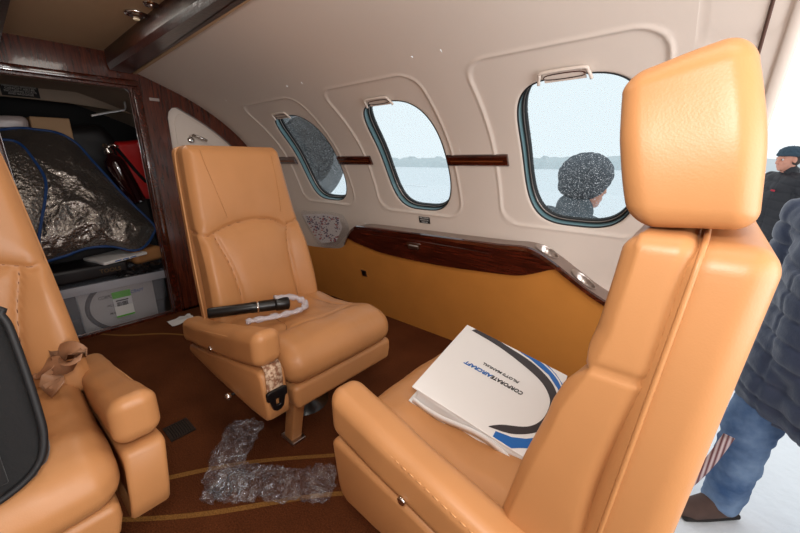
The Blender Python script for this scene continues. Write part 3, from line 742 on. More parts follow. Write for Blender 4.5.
# belt and buckle hanging over the corner of the middle seat
V, F = ribbon(catmull([(.19,-.225,.44),(.222,-.232,.447),(.244,-.236,.446),(.254,-.238,.425),(.256,-.240,.365)], 6), [(0,1,0)]*25, .050); bl = sput('seat_belt', V, F, M['web'], sA, 1)
V, F = fill2d([[(-.031,.012),(-.024,.016),(.024,.016),(.031,.012),(.031,-.010),(.024,-.014),(.016,-.044),(.006,-.052),(-.006,-.052),(-.016,-.044),(-.024,-.014),(-.031,-.010)], [(-.006,-.012),(.006,-.012),(.006,-.034),(-.006,-.034)]], .010, lambda u, v, w: (.262+w, -.240+u, .365+v), bev=.002)
bc = sput('belt_buckle', V, F, M['blackplastic'], bl, 1)
# twisted strap over the rear of the arm on the seat across the aisle
pth = catmull([(-.205,-.16,.470),(-.175,-.08,.474),(-.165,.0,.478),(-.16,.08,.482),(-.165,.125,.490),(-.13,.150,.510),(-.085,.175,.520),(-.075,.200,.535),(-.11,.190,.545),(-.15,.165,.520),(-.12,.145,.492),(-.07,.150,.470)], 6)
wd = [Vector((math.sin(i*.17+.9), .5*math.cos(i*.17+.9), math.cos(i*.17+.9))) for i in range(len(pth))]
V, F = ribbon(pth, [tuple(v) for v in wd], .046, .002); cb = sput('seat_belt', V, F, M['satin'], sC, 1)
V, F, _n = rbox(.016, .020, .008, .006, .01, 4); V += np.array((-.15, -.055, .482)); sput('belt_buckle', V, F, M['chrome'], cb, 1)
# strap end poking out beside the binder
V, F = ribbon(catmull([(.115,-.05,.452),(.06,-.02,.474),(.02,.03,.470),(-.02,.06,.462)], 5), [(0,.3,1)]*16, .035, .002)
cb = sput('seat_belt', V, F, M['satin'], sB, 1)

# ---------------------------------------------------------------- things on the seats
# ring binder: cover board with swoosh art, open side showing paper
bnd = empty('ring_binder', (-.375, .735, .474), (0, 0, 0)); tag(bnd, 'thick white ring binder with blue and dark swooshes lying on the near seat cushion', 'binder')
BW, BH, BT = .172, .142, .050
def barc(cx, cy, rx, ry, a0, a1, n=40): return [(cx+rx*math.cos(math.radians(a0+(a1-a0)*i/n)), cy+ry*math.sin(math.radians(a0+(a1-a0)*i/n))) for i in range(n+1)]
def clipr(poly):
    """clip polygon to the cover"""
    hx, hy = BW-.002, BH-.002
    def cl(P, f, inter):
        out = []
        for i in range(len(P)):
            a, b = P[i-1], P[i]
            if f(b):
                if not f(a): out.append(inter(a, b))
                out.append(b)
            elif f(a): out.append(inter(a, b))
        return out
    P = poly
    for ax, lim, sg in ((0, hx, 1), (0, -hx, -1), (1, hy, 1), (1, -hy, -1)):
        P = cl(P, lambda p: sg*p[ax] <= sg*lim+1e-12, lambda a, b: tuple(a[k]+(b[k]-a[k])*(lim-a[ax])/(b[ax]-a[ax]) for k in (0, 1)))
    return P
bnd.location = BPOS; bnd.rotation_euler = BROT
def bl_(u, v, w): return (u, v, w)
BW, BH, BT = BDIM
# bottom board, spine, pages, top board
link('back_cover', mk('bc', *box(BW, BH, .0018, c=(0, 0, -BT), bev=.001)), M['white'], bnd)
link('spine', mk('sp', *box(BW, .0016, BT/2, c=(0, BH, -BT/2), bev=.001)), M['white'], bnd)
V, F, N = rbox(BW-.012, BH-.006, BT/2-.004, .003, .006, 3)
lay = np.sin(V[:, 2]*1900)*.0009+np.array([nz((v[0], v[2]*6, 0), 20) for v in V])*.003
V[:, 1] += np.where(N[:, 1] < -.5, lay-.003*np.sin((V[:, 0]+BW)*9), 0); V[:, 2] -= BT/2
link('pages', mk('pg', V, F), M['paper'], bnd)
V, F = ribbon([(x, -BH-.004+.004*math.sin(x*31), -BT*.5+.010*math.sin(x*22+1)) for x in np.linspace(-BW+.01, BW-.01, 24)], (0,0,1), .016, .0014); link('loose_sheet', mk('ls', V, F), M['paper'], bnd)
for s in (-.06, .02, .085): link('ring', mk('rg', *tube([(s, BH-.03+.018*math.cos(a), -BT/2+.018*math.sin(a)) for a in np.linspace(0, 2*PI, 20)], .0018, 6)), M['chrome'], bnd)
V, F, N = rbox(BW, BH, .0022, .0021, .012, 3); V[:, 2] += .004*np.sin((V[:, 0]/BW+1)*PI/2)*0
fc = link('front_cover', mk('fc', V, F), M['paper'], bnd)
def cov(u, v, w): return (u, v, .0026+w+.0002)
sw = [(-.1168,.150),(-.1042,.156)]
dark_o = catmull([(-.110,.156),(-.05,.158),(-.0187,.152),(.0508,.1376),(.1031,.1055),(.1289,.0673),(.1401,.0206),(.1334,-.0422),(.1161,-.0834),(.0787,-.1223),(.0353,-.1400)], 6)
dark_i = catmull([(-.1168,.142),(-.0393,.1332),(.0321,.1111),(.0861,.0841),(.1146,.0484),(.1228,.0119),(.1184,-.0396),(.098,-.0811),(.0553,-.1148),(.0347,-.1384)], 6)
S_ = SFIT
dk = clipr([(p[0]*S_[0], p[1]*S_[1]) for p in list(dark_o)+list(dark_i)[::-1]])
link('dark_swoosh', mk('ds', *fill2d([dk], .0003, cov), smooth=False), M['inkbrown'], fc)
blu = clipr([(p[0]*S_[0], p[1]*S_[1]) for p in [(-.0062,.162),(.0491,.1464),(.098,.122),(.127,.088),(.150,.04),(.150,.075),(.138,.108),(.112,.140),(.0787,.1661),(.03,.175)]])
link('blue_swoosh', mk('bs', *fill2d([blu], .0003, cov), smooth=False), M['inkblue'], fc)
blu = clipr([(p[0]*S_[0], p[1]*S_[1]) for p in [(.050,-.140),(.080,-.131),(.104,-.114),(.122,-.094),(.138,-.068),(.150,-.04),(.150,-.085),(.136,-.108),(.120,-.128),(.10,-.145),(.08,-.165),(.05,-.16)]])
link('blue_swoosh', mk('bs', *fill2d([blu], .0003, cov), smooth=False), M['inkblue'], fc)
wl = clipr([(p[0]*S_[0], p[1]*S_[1]) for p in list(catmull([(.03,.170),(.08,.152),(.118,.122),(.142,.08)], 8))+list(catmull([(.145,.083),(.121,.126),(.083,.156),(.033,.174)], 8))])
link('white_line', mk('ws', *fill2d([wl], .0003, lambda u, v, w: cov(u, v, w+.0003)), smooth=False), M['white'], fc)
# the title reads upside down from the aisle
def up1(x0, y0): return lambda u, v, w: cov(x0-u, y0-v, w+.0003)
link('title', mk('t1', *text('CORPORATE', .0165, up1(.066*S_[0], .006), 'LEFT', .25, .0004, squeeze=.80), smooth=False), M['ink'], fc)
link('title', mk('t2', *text('AIRCRAFT', .0165, up1(-.010*S_[0], .006), 'LEFT', .25, .0006, squeeze=.92), smooth=False), M['inkblue'], fc)
link('subtitle', mk('t3', *text("PILOT'S MANUAL", .0120, up1(.048*S_[0], .034), 'LEFT', .25, .0002, squeeze=1.0), smooth=False), M['ink'], fc)

# black tube and its bubble-wrap sleeve on the middle seat
tb = empty('black_tube', (-1.17, .55, .475)); tag(tb, 'long black tube resting on the armrest and cushion of the middle seat', 'tube')
d0 = Vector((-1.225, .415, .500)); d1 = Vector((-1.125, .668, .488)); dv = d1-d0
def along(t): return d0+dv*t-Vector(tb.location)
V, F = tube([along(t) for t in (0,.02,.5,.52,.54,.80,.81)], [.015,.0185,.0190,.0205,.0205,.0210,.0210], 20); link('barrel', mk('br', V, F), M['blackplastic'], tb)
V, F = tube([along(t) for t in (.81,.83,.97,.99,1.0)], [.022,.024,.024,.0225,.016], 20); link('end_cap', mk('ec', V, F), M['blackplastic'], tb)
V, F = tube([along(t) for t in (.58,.60)], .0220, 20); link('collar', mk('co', V, F), M['chrome'], tb)
V, F = tube(catmull([(-1.145,.635,.520),(-1.130,.690,.505),(-1.100,.715,.480),(-1.060,.690,.474),(-1.045,.640,.478),(-1.060,.580,.476),(-1.085,.520,.474),(-1.105,.485,.476)], 9), [.008]+[.0125]*62+[.009], 12, flat=.62) if False else (None, None)
wp = catmull([(-1.150,.625,.522),(-1.128,.690,.508),(-1.098,.712,.486),(-1.062,.692,.478),(-1.050,.640,.480),(-1.066,.580,.479),(-1.092,.520,.477),(-1.108,.490,.477)], 8)
V, F = tube(wp, [.012+.0025*math.sin(i*1.1) for i in range(len(wp))], 14); V[:, 2] = (V[:, 2]-.478)*.75+.480
V += np.array([[nz(v, 60), nz(v, 60, 9), nz(v, 60, 17)] for v in V])*.006
tag(link('bubble_wrap', mk('bw', V, F), plastic('pink_bubble_wrap', (.86,.74,.76,1), .5, .16, .2, 160)), 'pinkish bubble wrap sleeve curled round the end of the black tube', 'wrap')

# soft black case leaning in the seat across the aisle
bg = empty('laptop_case', (-.795, -.187, .462), (0, math.radians(-16), 0)); tag(bg, 'black fabric laptop case leaning in the aisle seat at the left edge', 'bag')
V, F, N = rbox(.022, .170, .150, .020, .012, 5); V[:, 2] += .155
k_ = np.array([nz(v, 9, 4) for v in V])*.007; V = V+N*k_[:, None]
# round the lower corner towards the aisle
def corner(V, r=.06, hy=.170, z0=.005):
    for s in (1, -1):
        dy = np.maximum(s*V[:, 1]-(hy-r), 0); dz = np.maximum((z0+r)-V[:, 2], 0); d = np.hypot(dy, dz); k = np.where((dy > 0) & (dz > 0), np.maximum(dy, dz)/np.maximum(d, 1e-6), 1)
        V[:, 1] = np.where((dy > 0) & (dz > 0), s*((hy-r)+dy*k), V[:, 1]); V[:, 2] = np.where((dy > 0) & (dz > 0), (z0+r)-dz*k, V[:, 2])
    return V
V = corner(V)
fabric = mat('black_fabric', (10, 10, 12), .85, bump=.5, bscale=160, bdist=.002, var=.5, vscale=14, sheen=.2)
link('shell', mk('sh', V, F), fabric, bg)
pp = [(.0235, y, z) for y, z in [(-.10,.002),(.06,.003),(.115,.012),(.150,.036),(.166,.075),(.170,.13),(.170,.24),(.165,.295),(.14,.308),(-.12,.308),(-.168,.29),(-.17,.10),(-.16,.04),(-.10,.002)]]
link('edge_binding', mk('eb', *tube(catmull(pp, 6), .0060, 10)), mat('edge_tape', (18, 18, 21), .6), bg)
link('front_pocket', mk('fp', *box(.004, .125, .09, c=(.027, -.01, .12), bev=.003)), fabric, bg)
link('zipper', mk('zp', *tube([(.032, -.13, .215), (.032, .11, .215)], .0028, 6)), M['steel'], bg)

# ---------------------------------------------------------------- on the floor and ledge
def crumple(V, a=.012, sc=22, o=0):
    out = V.copy()
    for i, v in enumerate(V):
        for k in range(3):
            n = 1-2*abs(nz(v, sc, o+k*11)); out[i, k] += a*(n-.5)+a*.5*nz(v, sc*2.3, o+k*7)
    return out
def filmtube(paths, ws, hs, seed, n=34, sub=10):
    parts = []
    for pth, w, h in zip(paths, ws, hs):
        P = catmull(pth, sub); N = len(P); V = []
        for i, p in enumerate(P):
            t = Vector(P[min(i+1, N-1)]-P[max(i-1, 0)]).normalized(); u = Vector((-t.y, t.x, 0)).normalized(); ft = i/(N-1)
            e = min(1, 3.2*math.sqrt(max(min(ft, 1-ft), 0))+.25); ww = w*e*(1+.25*nz(p, 9, seed)); hh = h*e*(1+.4*nz(p, 12, seed+3))
            for k in range(n):
                a = 2*PI*k/n; V.append(Vector(p)+u*(math.cos(a)*ww)+Vector((0, 0, hh+math.sin(a)*hh)))
        V = np.array([v[:] for v in V]); V = crumple(V, .020, 30, seed); V[:, 2] = np.maximum(V[:, 2], .0015+.001*rng.rand(len(V)))
        parts.append((V, grid_faces(N, n, close_m=True)))
    return join(*parts)
V, F = filmtube([[(-1.20,.485,0),(-1.15,.43,0),(-1.09,.36,0),(-1.03,.32,0),(-.96,.30,0)], [(-1.02,.29,0),(-.95,.345,0),(-.89,.40,0),(-.82,.45,0),(-.735,.53,0)]], [.060, .056], [.022, .020], 5, 40, 14)
tag(link('plastic_wrapping', mk('pw', V, F, False), M['film']), 'crumpled clear plastic wrapping lying on the carpet below the middle seat', 'wrapping')
fv = empty('floor_vent', (-1.388, .303, .001)); tag(fv, 'small dark floor grille set in the brown carpet beside the aisle seat', 'vent')
link('frame', mk('fr', *fill2d([[(-.048,-.042),(.048,-.042),(.048,.042),(-.048,.042)], [(-.042,-.036),(.042,-.036),(.042,.036),(-.042,.036)]], .006, lambda u, v, w: (u, v, w+.003)), smooth=False), mat('vent_frame', (40, 26, 18), .5), fv)
link('louvres', mk('lv', *join(*[box(.041, .0022, .003, c=(0, -.033+.0082*i, .003)) for i in range(9)]), smooth=False), mat('vent_bar', (52, 36, 26), .5), fv)
link('well', mk('wl', *box(.042, .036, .0006, c=(0, 0, .0006)), smooth=False), M['black'], fv)
# scrap of white paper by the bulkhead foot
V = []; n = 10
for i in range(n):
    for j in range(n): V.append((-2.50+.012*i, .60+.012*j*1.3, .006+.012*abs(nz((i*.3, j*.3, 1), 1, 2))*2))
tag(link('paper_scrap', mk('ps', V, grid_faces(n, n), False), M['paper']), 'small white crumpled paper scrap on the carpet by the bulkhead foot', 'paper')

# clear pouch with printed sheet behind the ledge end
pc = empty('document_pouch', (-1.98, 1.50, .52)); tag(pc, 'crinkled clear pouch holding a printed card, tucked behind the ledge under the far window', 'pouch')
PO = [(-2.26,.635),(-2.12,.655),(-1.96,.668),(-1.87,.668),(-1.78,.655),(-1.73,.57),(-1.80,.50),(-1.88,.440),(-2.02,.415),(-2.10,.440),(-2.16,.50)]
def radial(poly, rings, mapf):
    P = np.array(poly); c = P.mean(0); V = []; n = len(P)
    for r in range(1, rings+1):
        for p in P: q = c+(p-c)*r/rings; V.append(mapf(q[0], q[1], r/rings))
    V.append(mapf(c[0], c[1], 0)); F = grid_faces(rings, n, close_m=True)+[(len(V)-1, (k+1) % n, k) for k in range(n)]
    return np.array(V), F
POc = [tuple(p) for p in catmull(PO, 6, True)]
def pm(sg): return lambda u, v, t: (u+1.98, 1.505-.012*sg*(1-t**3)+.004*nz((u, v, sg), 26)-1.50-.03*max(0, .47-v)*3, v-.52)
for sg in (1, -1): link('film', mk('fm', *radial(POc, 10, pm(sg)), smooth=False), M['pouch'], pc)
card = [(-2.23,.620),(-1.98,.652),(-1.83,.648),(-1.79,.58),(-1.86,.475),(-2.02,.438),(-2.09,.47)]
def cardm(u, v, w): return (u+1.98, 1.500-w-1.50+.003*nz((u, v, 0), 14), v-.52)
cd = link('card', mk('cd', *fill2d([card], .001, cardm), smooth=False), mat('printed_card', (214, 208, 208), .6), pc)
dk_, rd_ = [], []
for i in range(260):
    a, b = rng.rand(), rng.rand(); u = -2.19+.37*a; v = .455+.185*b
    if v > .612+.1*(u+2.20) or v < .460+1.15*max(0, -2.08-u) or v < .460+1.3*max(0, u+1.88): continue
    s = .004+.006*rng.rand(); q = [(u-s*1.3, v-s*.5), (u+s*1.3, v-s*.35), (u+s, v+s*.6), (u-s*.8, v+s*.5)]
    (rd_ if rng.rand() < .35 else dk_).append(fill2d([q], .0004, lambda a_, b_, c_: (lambda t: (t[0], t[1]-.0012, t[2]))(cardm(a_, b_, c_))))
link('print', mk('pr', *join(*dk_), smooth=False), mat('faded_ink', (96, 84, 110), .6), cd); link('print', mk('pr', *join(*rd_), smooth=False), mat('red_ink', (176, 96, 92), .6), cd)

# ---------------------------------------------------------------- ceiling lights
for i, (x, y, r) in enumerate(((-1.90,.566,.038), (-1.60,.564,.038))):
    c = empty('reading_light', (x, y, 1.572)); tag(c, ('round chrome eyeball light in the ceiling, the one nearer the bulkhead', 'round chrome eyeball light in the ceiling, at the top edge of the picture')[i], 'light', 'eyeball lights in the ceiling panel')
    link('bezel', mk('bz', *lathe([(r*.62,-.004),(r*.66,-.012),(r,-.008),(r*1.04,0),(r*1.02,.002)], 40, cap=False)), M['chrome'], c)
    V, F, N = rbox(r*.6, r*.6, r*.42, r*.41, .01, 6); link('eyeball', mk('eb', V+np.array((0,0,-.002)), F), M['steel'], c)
    link('lens', mk('ln', *lathe([(.001,-.0245),(r*.28,-.0245),(r*.32,-.021)], 28)), mat('lamp_lens', (180, 170, 160), .2, emit=(255, 220, 170), estr=.25), c)
sm = empty('air_nozzle', (-1.75, .578, 1.572)); tag(sm, 'little chrome air nozzle between the two ceiling lights', 'nozzle')
link('rim', mk('rm', *lathe([(.010,-.006),(.022,-.008),(.026,0)], 28, cap=False)), M['chrome'], sm); link('plug', mk('pg', *lathe([(.001,-.014),(.009,-.012),(.011,-.001)], 20)), M['steel'], sm)

# ---------------------------------------------------------------- baggage
M['rimmat'] = plastic('frosted_rim', (.8, .8, .82, 1), .42, .03, .3, 8)
tt = empty('storage_tote', (-2.98, .435, -.08)); tag(tt, 'cloudy grey plastic storage tote with a green sticker in the baggage doorway', 'tote')
def tote_wall(zt, taper, th=.004):
    prof = [(0,0),(zt*.5,0),(zt,0)]
    out = []
    hx, hy = .17, .285
    def ringp(h, k, z, r=.03):
        pts = []
        for cx, cy, a0 in ((h-r, k-r, 0), (-h+r, k-r, 90), (-h+r, -k+r, 180), (h-r, -k+r, 270)):
            for q in range(6): a = math.radians(a0+q*18); pts.append((cx+r*math.cos(a), cy+r*math.sin(a), z))
        return pts
    V = []; lv = [(0,0),(.25,.33),(.5,.66),(.8,.9),(1,1)]
    rings = [ringp(hx-.028*(1-t), hy-.028*(1-t), z*zt) for z, t in lv]+[ringp(hx+.012, hy+.012, zt+.001), ringp(hx+.014, hy+.014, zt-.022)]
    rin = [ringp(hx-.004, hy-.004, zt), ringp(hx-.032, hy-.032, .005)]
    seq = rings[::-1][:0]+[rings[-1], rings[-2]]
    outer = rings[:5]+[rings[5], rings[6]]
    V = [p for r in outer for p in r]; n = 24; F = grid_faces(len(outer), n, close_m=True)+[tuple(range(n))]
    V2 = [p for r in rin for p in r]; F2 = grid_faces(2, n, close_m=True)+[tuple(n+k for k in range(n))]
    return join((V, F), (V2, F2))
V, F = tote_wall(.345, .03); link('tub', mk('tb', V, F, False), M['totemat'], tt)
for s in (-1, 1): link('handle', mk('hd', *box(.055, .012, .012, c=(0, s*.300, .318), bev=.005)), M['totemat'], tt)
for y in (-.16, .17): link('front_lip', mk('fl', *box(.006, .09, .020, c=(.178, y, .318), bev=.005)), M['totemat'], tt)
st = link('sticker', mk('sk', *box(.0006, .050, .088, c=(.1585, .025, .170)), smooth=False), M['white'], tt); st.rotation_euler = (0, 0, 0)
st.data.transform(Matrix.Rotation(0, 4, 'Y'))
for z, h in ((.236, .022), (.088, .005)): link('green_band', mk('gb', *box(.0008, .050, h, c=(.1590, .025, z)), smooth=False), M['green'], st)
link('barcode', mk('bd', *join(*[box(.0008, .0008+.0010*rng.rand(), .014, c=(.1592, -.008+.0040*i, .172)) for i in range(15)]), smooth=False), M['ink'], st)
link('printed_line', mk('bl', *box(.0008, .034, .004, c=(.1592, .022, .196)), smooth=False), M['ink'], st)
link('rim', mk('rm', *join(box(.003, .30, .026, c=(.184, 0, .318), bev=.001))), M['rimmat'], tt)
# second white binder standing inside the tote
b2 = empty('ring_binder', (-2.845, .445, -.07)); tag(b2, 'white ring binder with a dark swoosh standing inside the plastic tote', 'binder')
b2.rotation_euler = (0, math.radians(2), 0)
link('front_cover', mk('fc', *box(.003, .200, .150, c=(.0, 0, .155), bev=.002)), mat('binder_white', (214, 206, 198), .5), b2)
link('pages', mk('pg', *box(.024, .192, .142, c=(-.030, 0, .150), bev=.002)), M['paper'], b2)
link('back_cover', mk('fc', *box(.002, .200, .150, c=(-.058, 0, .155), bev=.001)), M['white'], b2)
def fb(u, v, w): return (.0036+w, u, v+.155)
V, F = fill2d([list(barc(.09,.0,.27,.21,128,232,30))+list(barc(.115,.0,.27,.19,228,132,30))], .0005, fb); V[:, 1] = np.clip(V[:, 1], -.198, .198); V[:, 2] = np.clip(V[:, 2], .008, .302)
link('dark_swoosh', mk('sw', V, F, False), M['inkbrown'], b2)
link('title', mk('t', *join(text('CORPORATE', .030, lambda u, v, w: fb(-.105+u, .068+v, w+.0004), 'LEFT', .25, .0006, squeeze=.72)), smooth=False), M['ink'], b2)
link('title', mk('t', *join(text('AIRCRAFT', .030, lambda u, v, w: fb(.030+u, .068+v, w+.0004), 'LEFT', .25, .0006, squeeze=.80)), smooth=False), M['inkblue'], b2)
for wrd, yy, zz in (("PILOT'S", -.07, .005), ('MANUAL', -.065, -.05)): link('subtitle', mk('t', *text(wrd, .022, lambda u, v, w: fb(yy+u, zz+v, w+.0004), 'LEFT', .25, .0003), smooth=False), M['ink'], b2)
# things piled on the tote
def lump(name, hx, hy, hz, r, loc, rot, mt, amp=.008, sc=9, cell=.02):
    V, F, N = rbox(hx, hy, hz, r, cell, 4); V = V+N*(np.array([nz(v, sc, 3) for v in V])*amp)[:, None]
    return link(name, mk(name, V, F), mt, None, loc, rot)
o = lump('tool_case', .14, .20, .045, .02, (-2.97, .33, .325), (0, 0, .06), mat('case_black', (22, 18, 20), .4), .003); tag(o, 'flat black case lying on the left end of the tote under the quilt', 'case')
link('lettering', mk('l', *text('TOOLS', .035, lambda u, v, w: (.1405+w, u+.10, v)), smooth=False), mat('gold_ink', (120, 90, 50), .5), o)
o = lump('magazine', .13, .13, .010, .006, (-2.95, .50, .385), (.05, 0, .25), M['paper'], .004); tag(o, 'white printed magazine wedged between the black case and the silver quilt', 'magazine')
V = np.array([(.1305+0, -.06+.0, -.004),]); link('print', mk('p', *join(*[box(.0006, .018, .003, c=(.1312, -.05+.045*i, 0)) for i in range(3)]), smooth=False), M['inkblue'], o)
V, F = filmtube([[(-2.86,.46,0),(-2.845,.56,0),(-2.85,.66,0),(-2.90,.72,0)]], [.06], [.022], 19, 24, 8); V[:, 2] += .268
tag(link('black_sack', mk('bs', V, F, False), mat('bin_liner', (24, 22, 24), .25)), 'black plastic sack crumpled over the right rim of the tote', 'sack')
o = lump('brown_pouch', .10, .10, .05, .035, (-3.00, .66, .365), (0, 0, .2), M['leather'], .008); tag(o, 'tan leather pouch in the shade behind the corner of the silver quilt', 'pouch')
# big quilted foil cover with blue piping draped over the baggage
qc = empty('quilted_cover', (-2.85, .35, .42)); tag(qc, 'large silver quilted foil cover with blue piping heaped over the baggage', 'cover'); Q0 = np.array((-2.85, .35, .42))
def sheet(poly, x0, thick, amp, seed, lean=.45):
    Pc = [tuple(p) for p in catmull(poly, 7, True)]
    def mp(sg):
        def f(u, v, t):
            b = thick*(1-t**3.0)*(1 if sg > 0 else .35)*sg; cr = (1-2*abs(nz((u, v, 0), 7, seed)))*amp+(1-2*abs(nz((u, v, 0), 19, seed+4)))*amp*.35
            cr += .009*math.exp(-(((u*1.2+v*.9) % .085-.04)/.010)**2)*0
            q = (x0-lean*(v-.45)+b+cr*(1 if sg > 0 else .3), u, v); return q[0]-Q0[0], q[1]-Q0[1], q[2]-Q0[2]
        return f
    A = radial(Pc, 46, mp(1)); B_ = radial(Pc, 10, mp(-1)); edge = [mp(1)(p[0], p[1], 1) for p in Pc]; edge.append(edge[0])
    return A, B_, edge
MAINP = [(-.20,1.02),(0,1.13),(.15,1.171),(.233,1.188),(.30,1.185),(.402,1.169),(.48,1.106),(.544,.972),(.644,.76),(.75,.566),(.735,.503),(.663,.435),(.59,.417),(.48,.461),(.359,.47),(.237,.441),(.107,.424),(-.05,.45),(-.2,.46),(-.26,.7)]
A, B_, E_ = sheet(MAINP, -2.92, .10, .015, 2)
link('main_panel', mk('mp', *A), M['foil'], qc); link('underside', mk('us', *B_), M['foil'], qc)
M['bluepipe'] = mat('blue_piping', (14, 62, 122), .5)
link('piping', mk('pp', *tube(E_, .0085, 8)), M['bluepipe'], qc)
FLP = [(-.22,1.0),(0,1.10),(.133,1.113),(.206,1.095),(.244,1.003),(.264,.903),(.245,.811),(.196,.679),(.150,.552),(.120,.44),(.0,.43),(-.15,.43),(-.25,.7)]
A, B_, E_ = sheet(FLP, -2.785, .035, .008, 9)
link('front_flap', mk('ff', *A), M['foil'], qc); link('underside', mk('us', *B_), M['foil'], qc); link('piping', mk('pp', *tube(E_, .0075, 8)), M['bluepipe'], qc)
# behind the cover
o = lump('cardboard_box', .16, .095, .17, .008, (-3.46, .385, 1.095), (0, 0, .05), mat('cardboard', (188, 150, 112), .7), .002); tag(o, 'plain beige box top showing above the silver quilt in the bay', 'box')
bs = lump('striped_parcel', .14, .085, .14, .03, (-3.44, .205, 1.12), (0, 0, 0), mat('striped_wrap', (196, 180, 176), .3), .01); tag(bs, 'shiny pale striped parcel at the left edge above the silver quilt', 'parcel')
link('stripe', mk('s', *join(*[box(.002, .07, .004, c=(.141, 0, .03*i-.05)) for i in range(5)]), smooth=False), mat('grey_stripe', (70, 60, 62), .5), bs)
o = lump('crate', .26, .56, .40, .02, (-3.44, .25, .33), (0, 0, 0), mat('crate_dark', (34, 28, 28), .6), .004); tag(o, 'dark bulky trunk filling the bay under the silver quilt', 'trunk')
rb = lump('red_bag', .13, .125, .21, .03, (-3.38, .84, .93), (.10, 0, 0), mat('red_cloth', (214, 18, 18), .55, bump=.3, bscale=40), .012); tag(rb, 'bright red bag standing in the right of the dark baggage bay', 'bag')
link('trim_strap', mk('ts', *ribbon([(.137,-.13,.17),(.142,-.06,.0),(.140,-.02,-.08),(.135,.06,-.10),(.13,.125,-.10)], (0,1,.3), .022, .004)), M['black'], rb)
gl = empty('fire_extinguisher', (-3.12, .665, .90)); tag(gl, 'glossy dark cylinder with a chrome valve beside the red bag', 'extinguisher')
gl.rotation_euler = (.28, 0, 0)
link('cylinder', mk('cy', *lathe([(.001,-.20),(.045,-.20),(.062,-.18),(.062,.08),(.052,.115),(.026,.135),(.022,.15)], 32)), mat('dark_gloss', (40, 8, 10), .12, coat=1), gl)
link('valve', mk('va', *join(lathe([(.024,.15),(.028,.165),(.018,.19),(.010,.215),(.001,.218)], 20), tube([(0,0,.19),(.03,.035,.20),(.04,.06,.18)], .007, 8))), M['chrome'], gl)
o = lump('black_backpack', .10, .14, .26, .06, (-3.40, .60, .97), (.2, 0, 0), mat('pack_black', (20, 17, 18), .6), .02); tag(o, 'black bag slumped in the dark bay between the quilt and the red bag', 'bag')

# ---------------------------------------------------------------- door at the right
dr_ = empty('door_1', (.42, 1.45, 0)); tag(dr_, kind='structure')
def doorloop(off, n=30, ins=0.0):
    s0, s1 = .0, DS1-ins; x0, x1 = DX0+ins, DX1-ins; r = .16; P = [(x0, .0)]
    P += [(x0, s) for s in np.linspace(.05, s1-r, n)]+[(x0+r-r*math.cos(a), s1-r+r*math.sin(a)) for a in np.linspace(.1, PI/2, 9)]+[(x1-r+r*math.sin(a), s1-r+r*math.cos(a)) for a in np.linspace(0, PI/2-.1, 9)]+[(x1, s) for s in np.linspace(s1-r, .0, n)]
    return P
P = doorloop(0); prof = [(0,.004),(.004,.007),(.018,.007),(.026,.002),(.028,-.05),(.026,-.055),(0,-.055)]
V = []
cxm, csm = (DX0+DX1)/2, .9
for k, (x, s) in enumerate(P):
    a = P[max(k-1, 0)]; b = P[min(k+1, len(P)-1)]; t = np.array((b[0]-a[0], b[1]-a[1])); t /= np.linalg.norm(t); n_ = np.array((t[1], -t[0]))
    for i_, o_ in prof: V.append(W(x+n_[0]*i_*1.0, s+n_[1]*i_, o_)-np.array((.42,1.45,0)))
link('door_frame', fix_normals(mk('df', V, grid_faces(len(P), len(prof), close_m=True))), M['lining'], dr_)
V = []
for k, (x, s) in enumerate(P):
    a = P[max(k-1, 0)]; b = P[min(k+1, len(P)-1)]; t = np.array((b[0]-a[0], b[1]-a[1])); t /= np.linalg.norm(t); n_ = np.array((t[1], -t[0])); V.append(W(x-n_[0]*.032, s-n_[1]*.032, .0015)-np.array((.42,1.45,0)))
link('door_seal', mk('ds', *tube([tuple(v) for v in V], .0035, 6)), mat('seal_brown', (92, 66, 56), .6), dr_)
# striped cloth air-stair curtain hanging outside the sill
sc = empty('boarding_strap', (.200, 1.72, -.08)); tag(sc, 'maroon and white striped cable strap slanting outside the doorway behind the seat edge', 'strap')
def strm():
    m, nt, N, L, B = newmat('maroon_stripe'); tc = N.new('ShaderNodeTexCoord'); w = N.new('ShaderNodeTexWave'); w.inputs['Scale'].default_value = 22; w.bands_direction = 'X'; L.new(tc.outputs['Object'], w.inputs['Vector'])
    r = N.new('ShaderNodeValToRGB'); r.color_ramp.elements[0].color = sr((104, 40, 44)); r.color_ramp.elements[1].color = sr((216, 196, 196)); L.new(w.outputs['Fac'], r.inputs[0]); L.new(r.outputs[0], B.inputs['Base Color']); return m
link('band', mk('bd', *ribbon(catmull([(.03,-.02,.05),(-.005,0,-.14),(-.06,.02,-.33),(-.13,.03,-.49)], 6), (1,0,.2), .035, .004)), strm(), sc)

# ---------------------------------------------------------------- outside
tag(link('ground', mk('g', *(lambda n=60: ([(x, y, -.62+.02*nz((x*.9, y*.9, 0), 1)*(1 if abs(y) < 30 else 3)) for x in np.linspace(-14, 14, n) for y in np.linspace(.4, 20, n)], grid_faces(n, n)))()), mat('snow', (240, 243, 246), .7, bump=.4, bscale=12, bdist=.03, var=.06, vscale=3)), kind='structure')
V = [(-150,19.9,-.64),(150,19.9,-.64),(150,260,-.64),(-150,260,-.64)]
tag(link('ground_far', mk('gf', V, [(0,1,2,3)], False), mat('snow_far', (236, 240, 243), .8)), kind='structure')
V = [(-150,-20,-.70),(150,-20,-.70),(150,20.1,-.70),(-150,20.1,-.70)]
tag(link('ground_apron', mk('ga', V, [(0,1,2,3)], False), mat('snow_far2', (236, 240, 243), .8)), kind='structure')
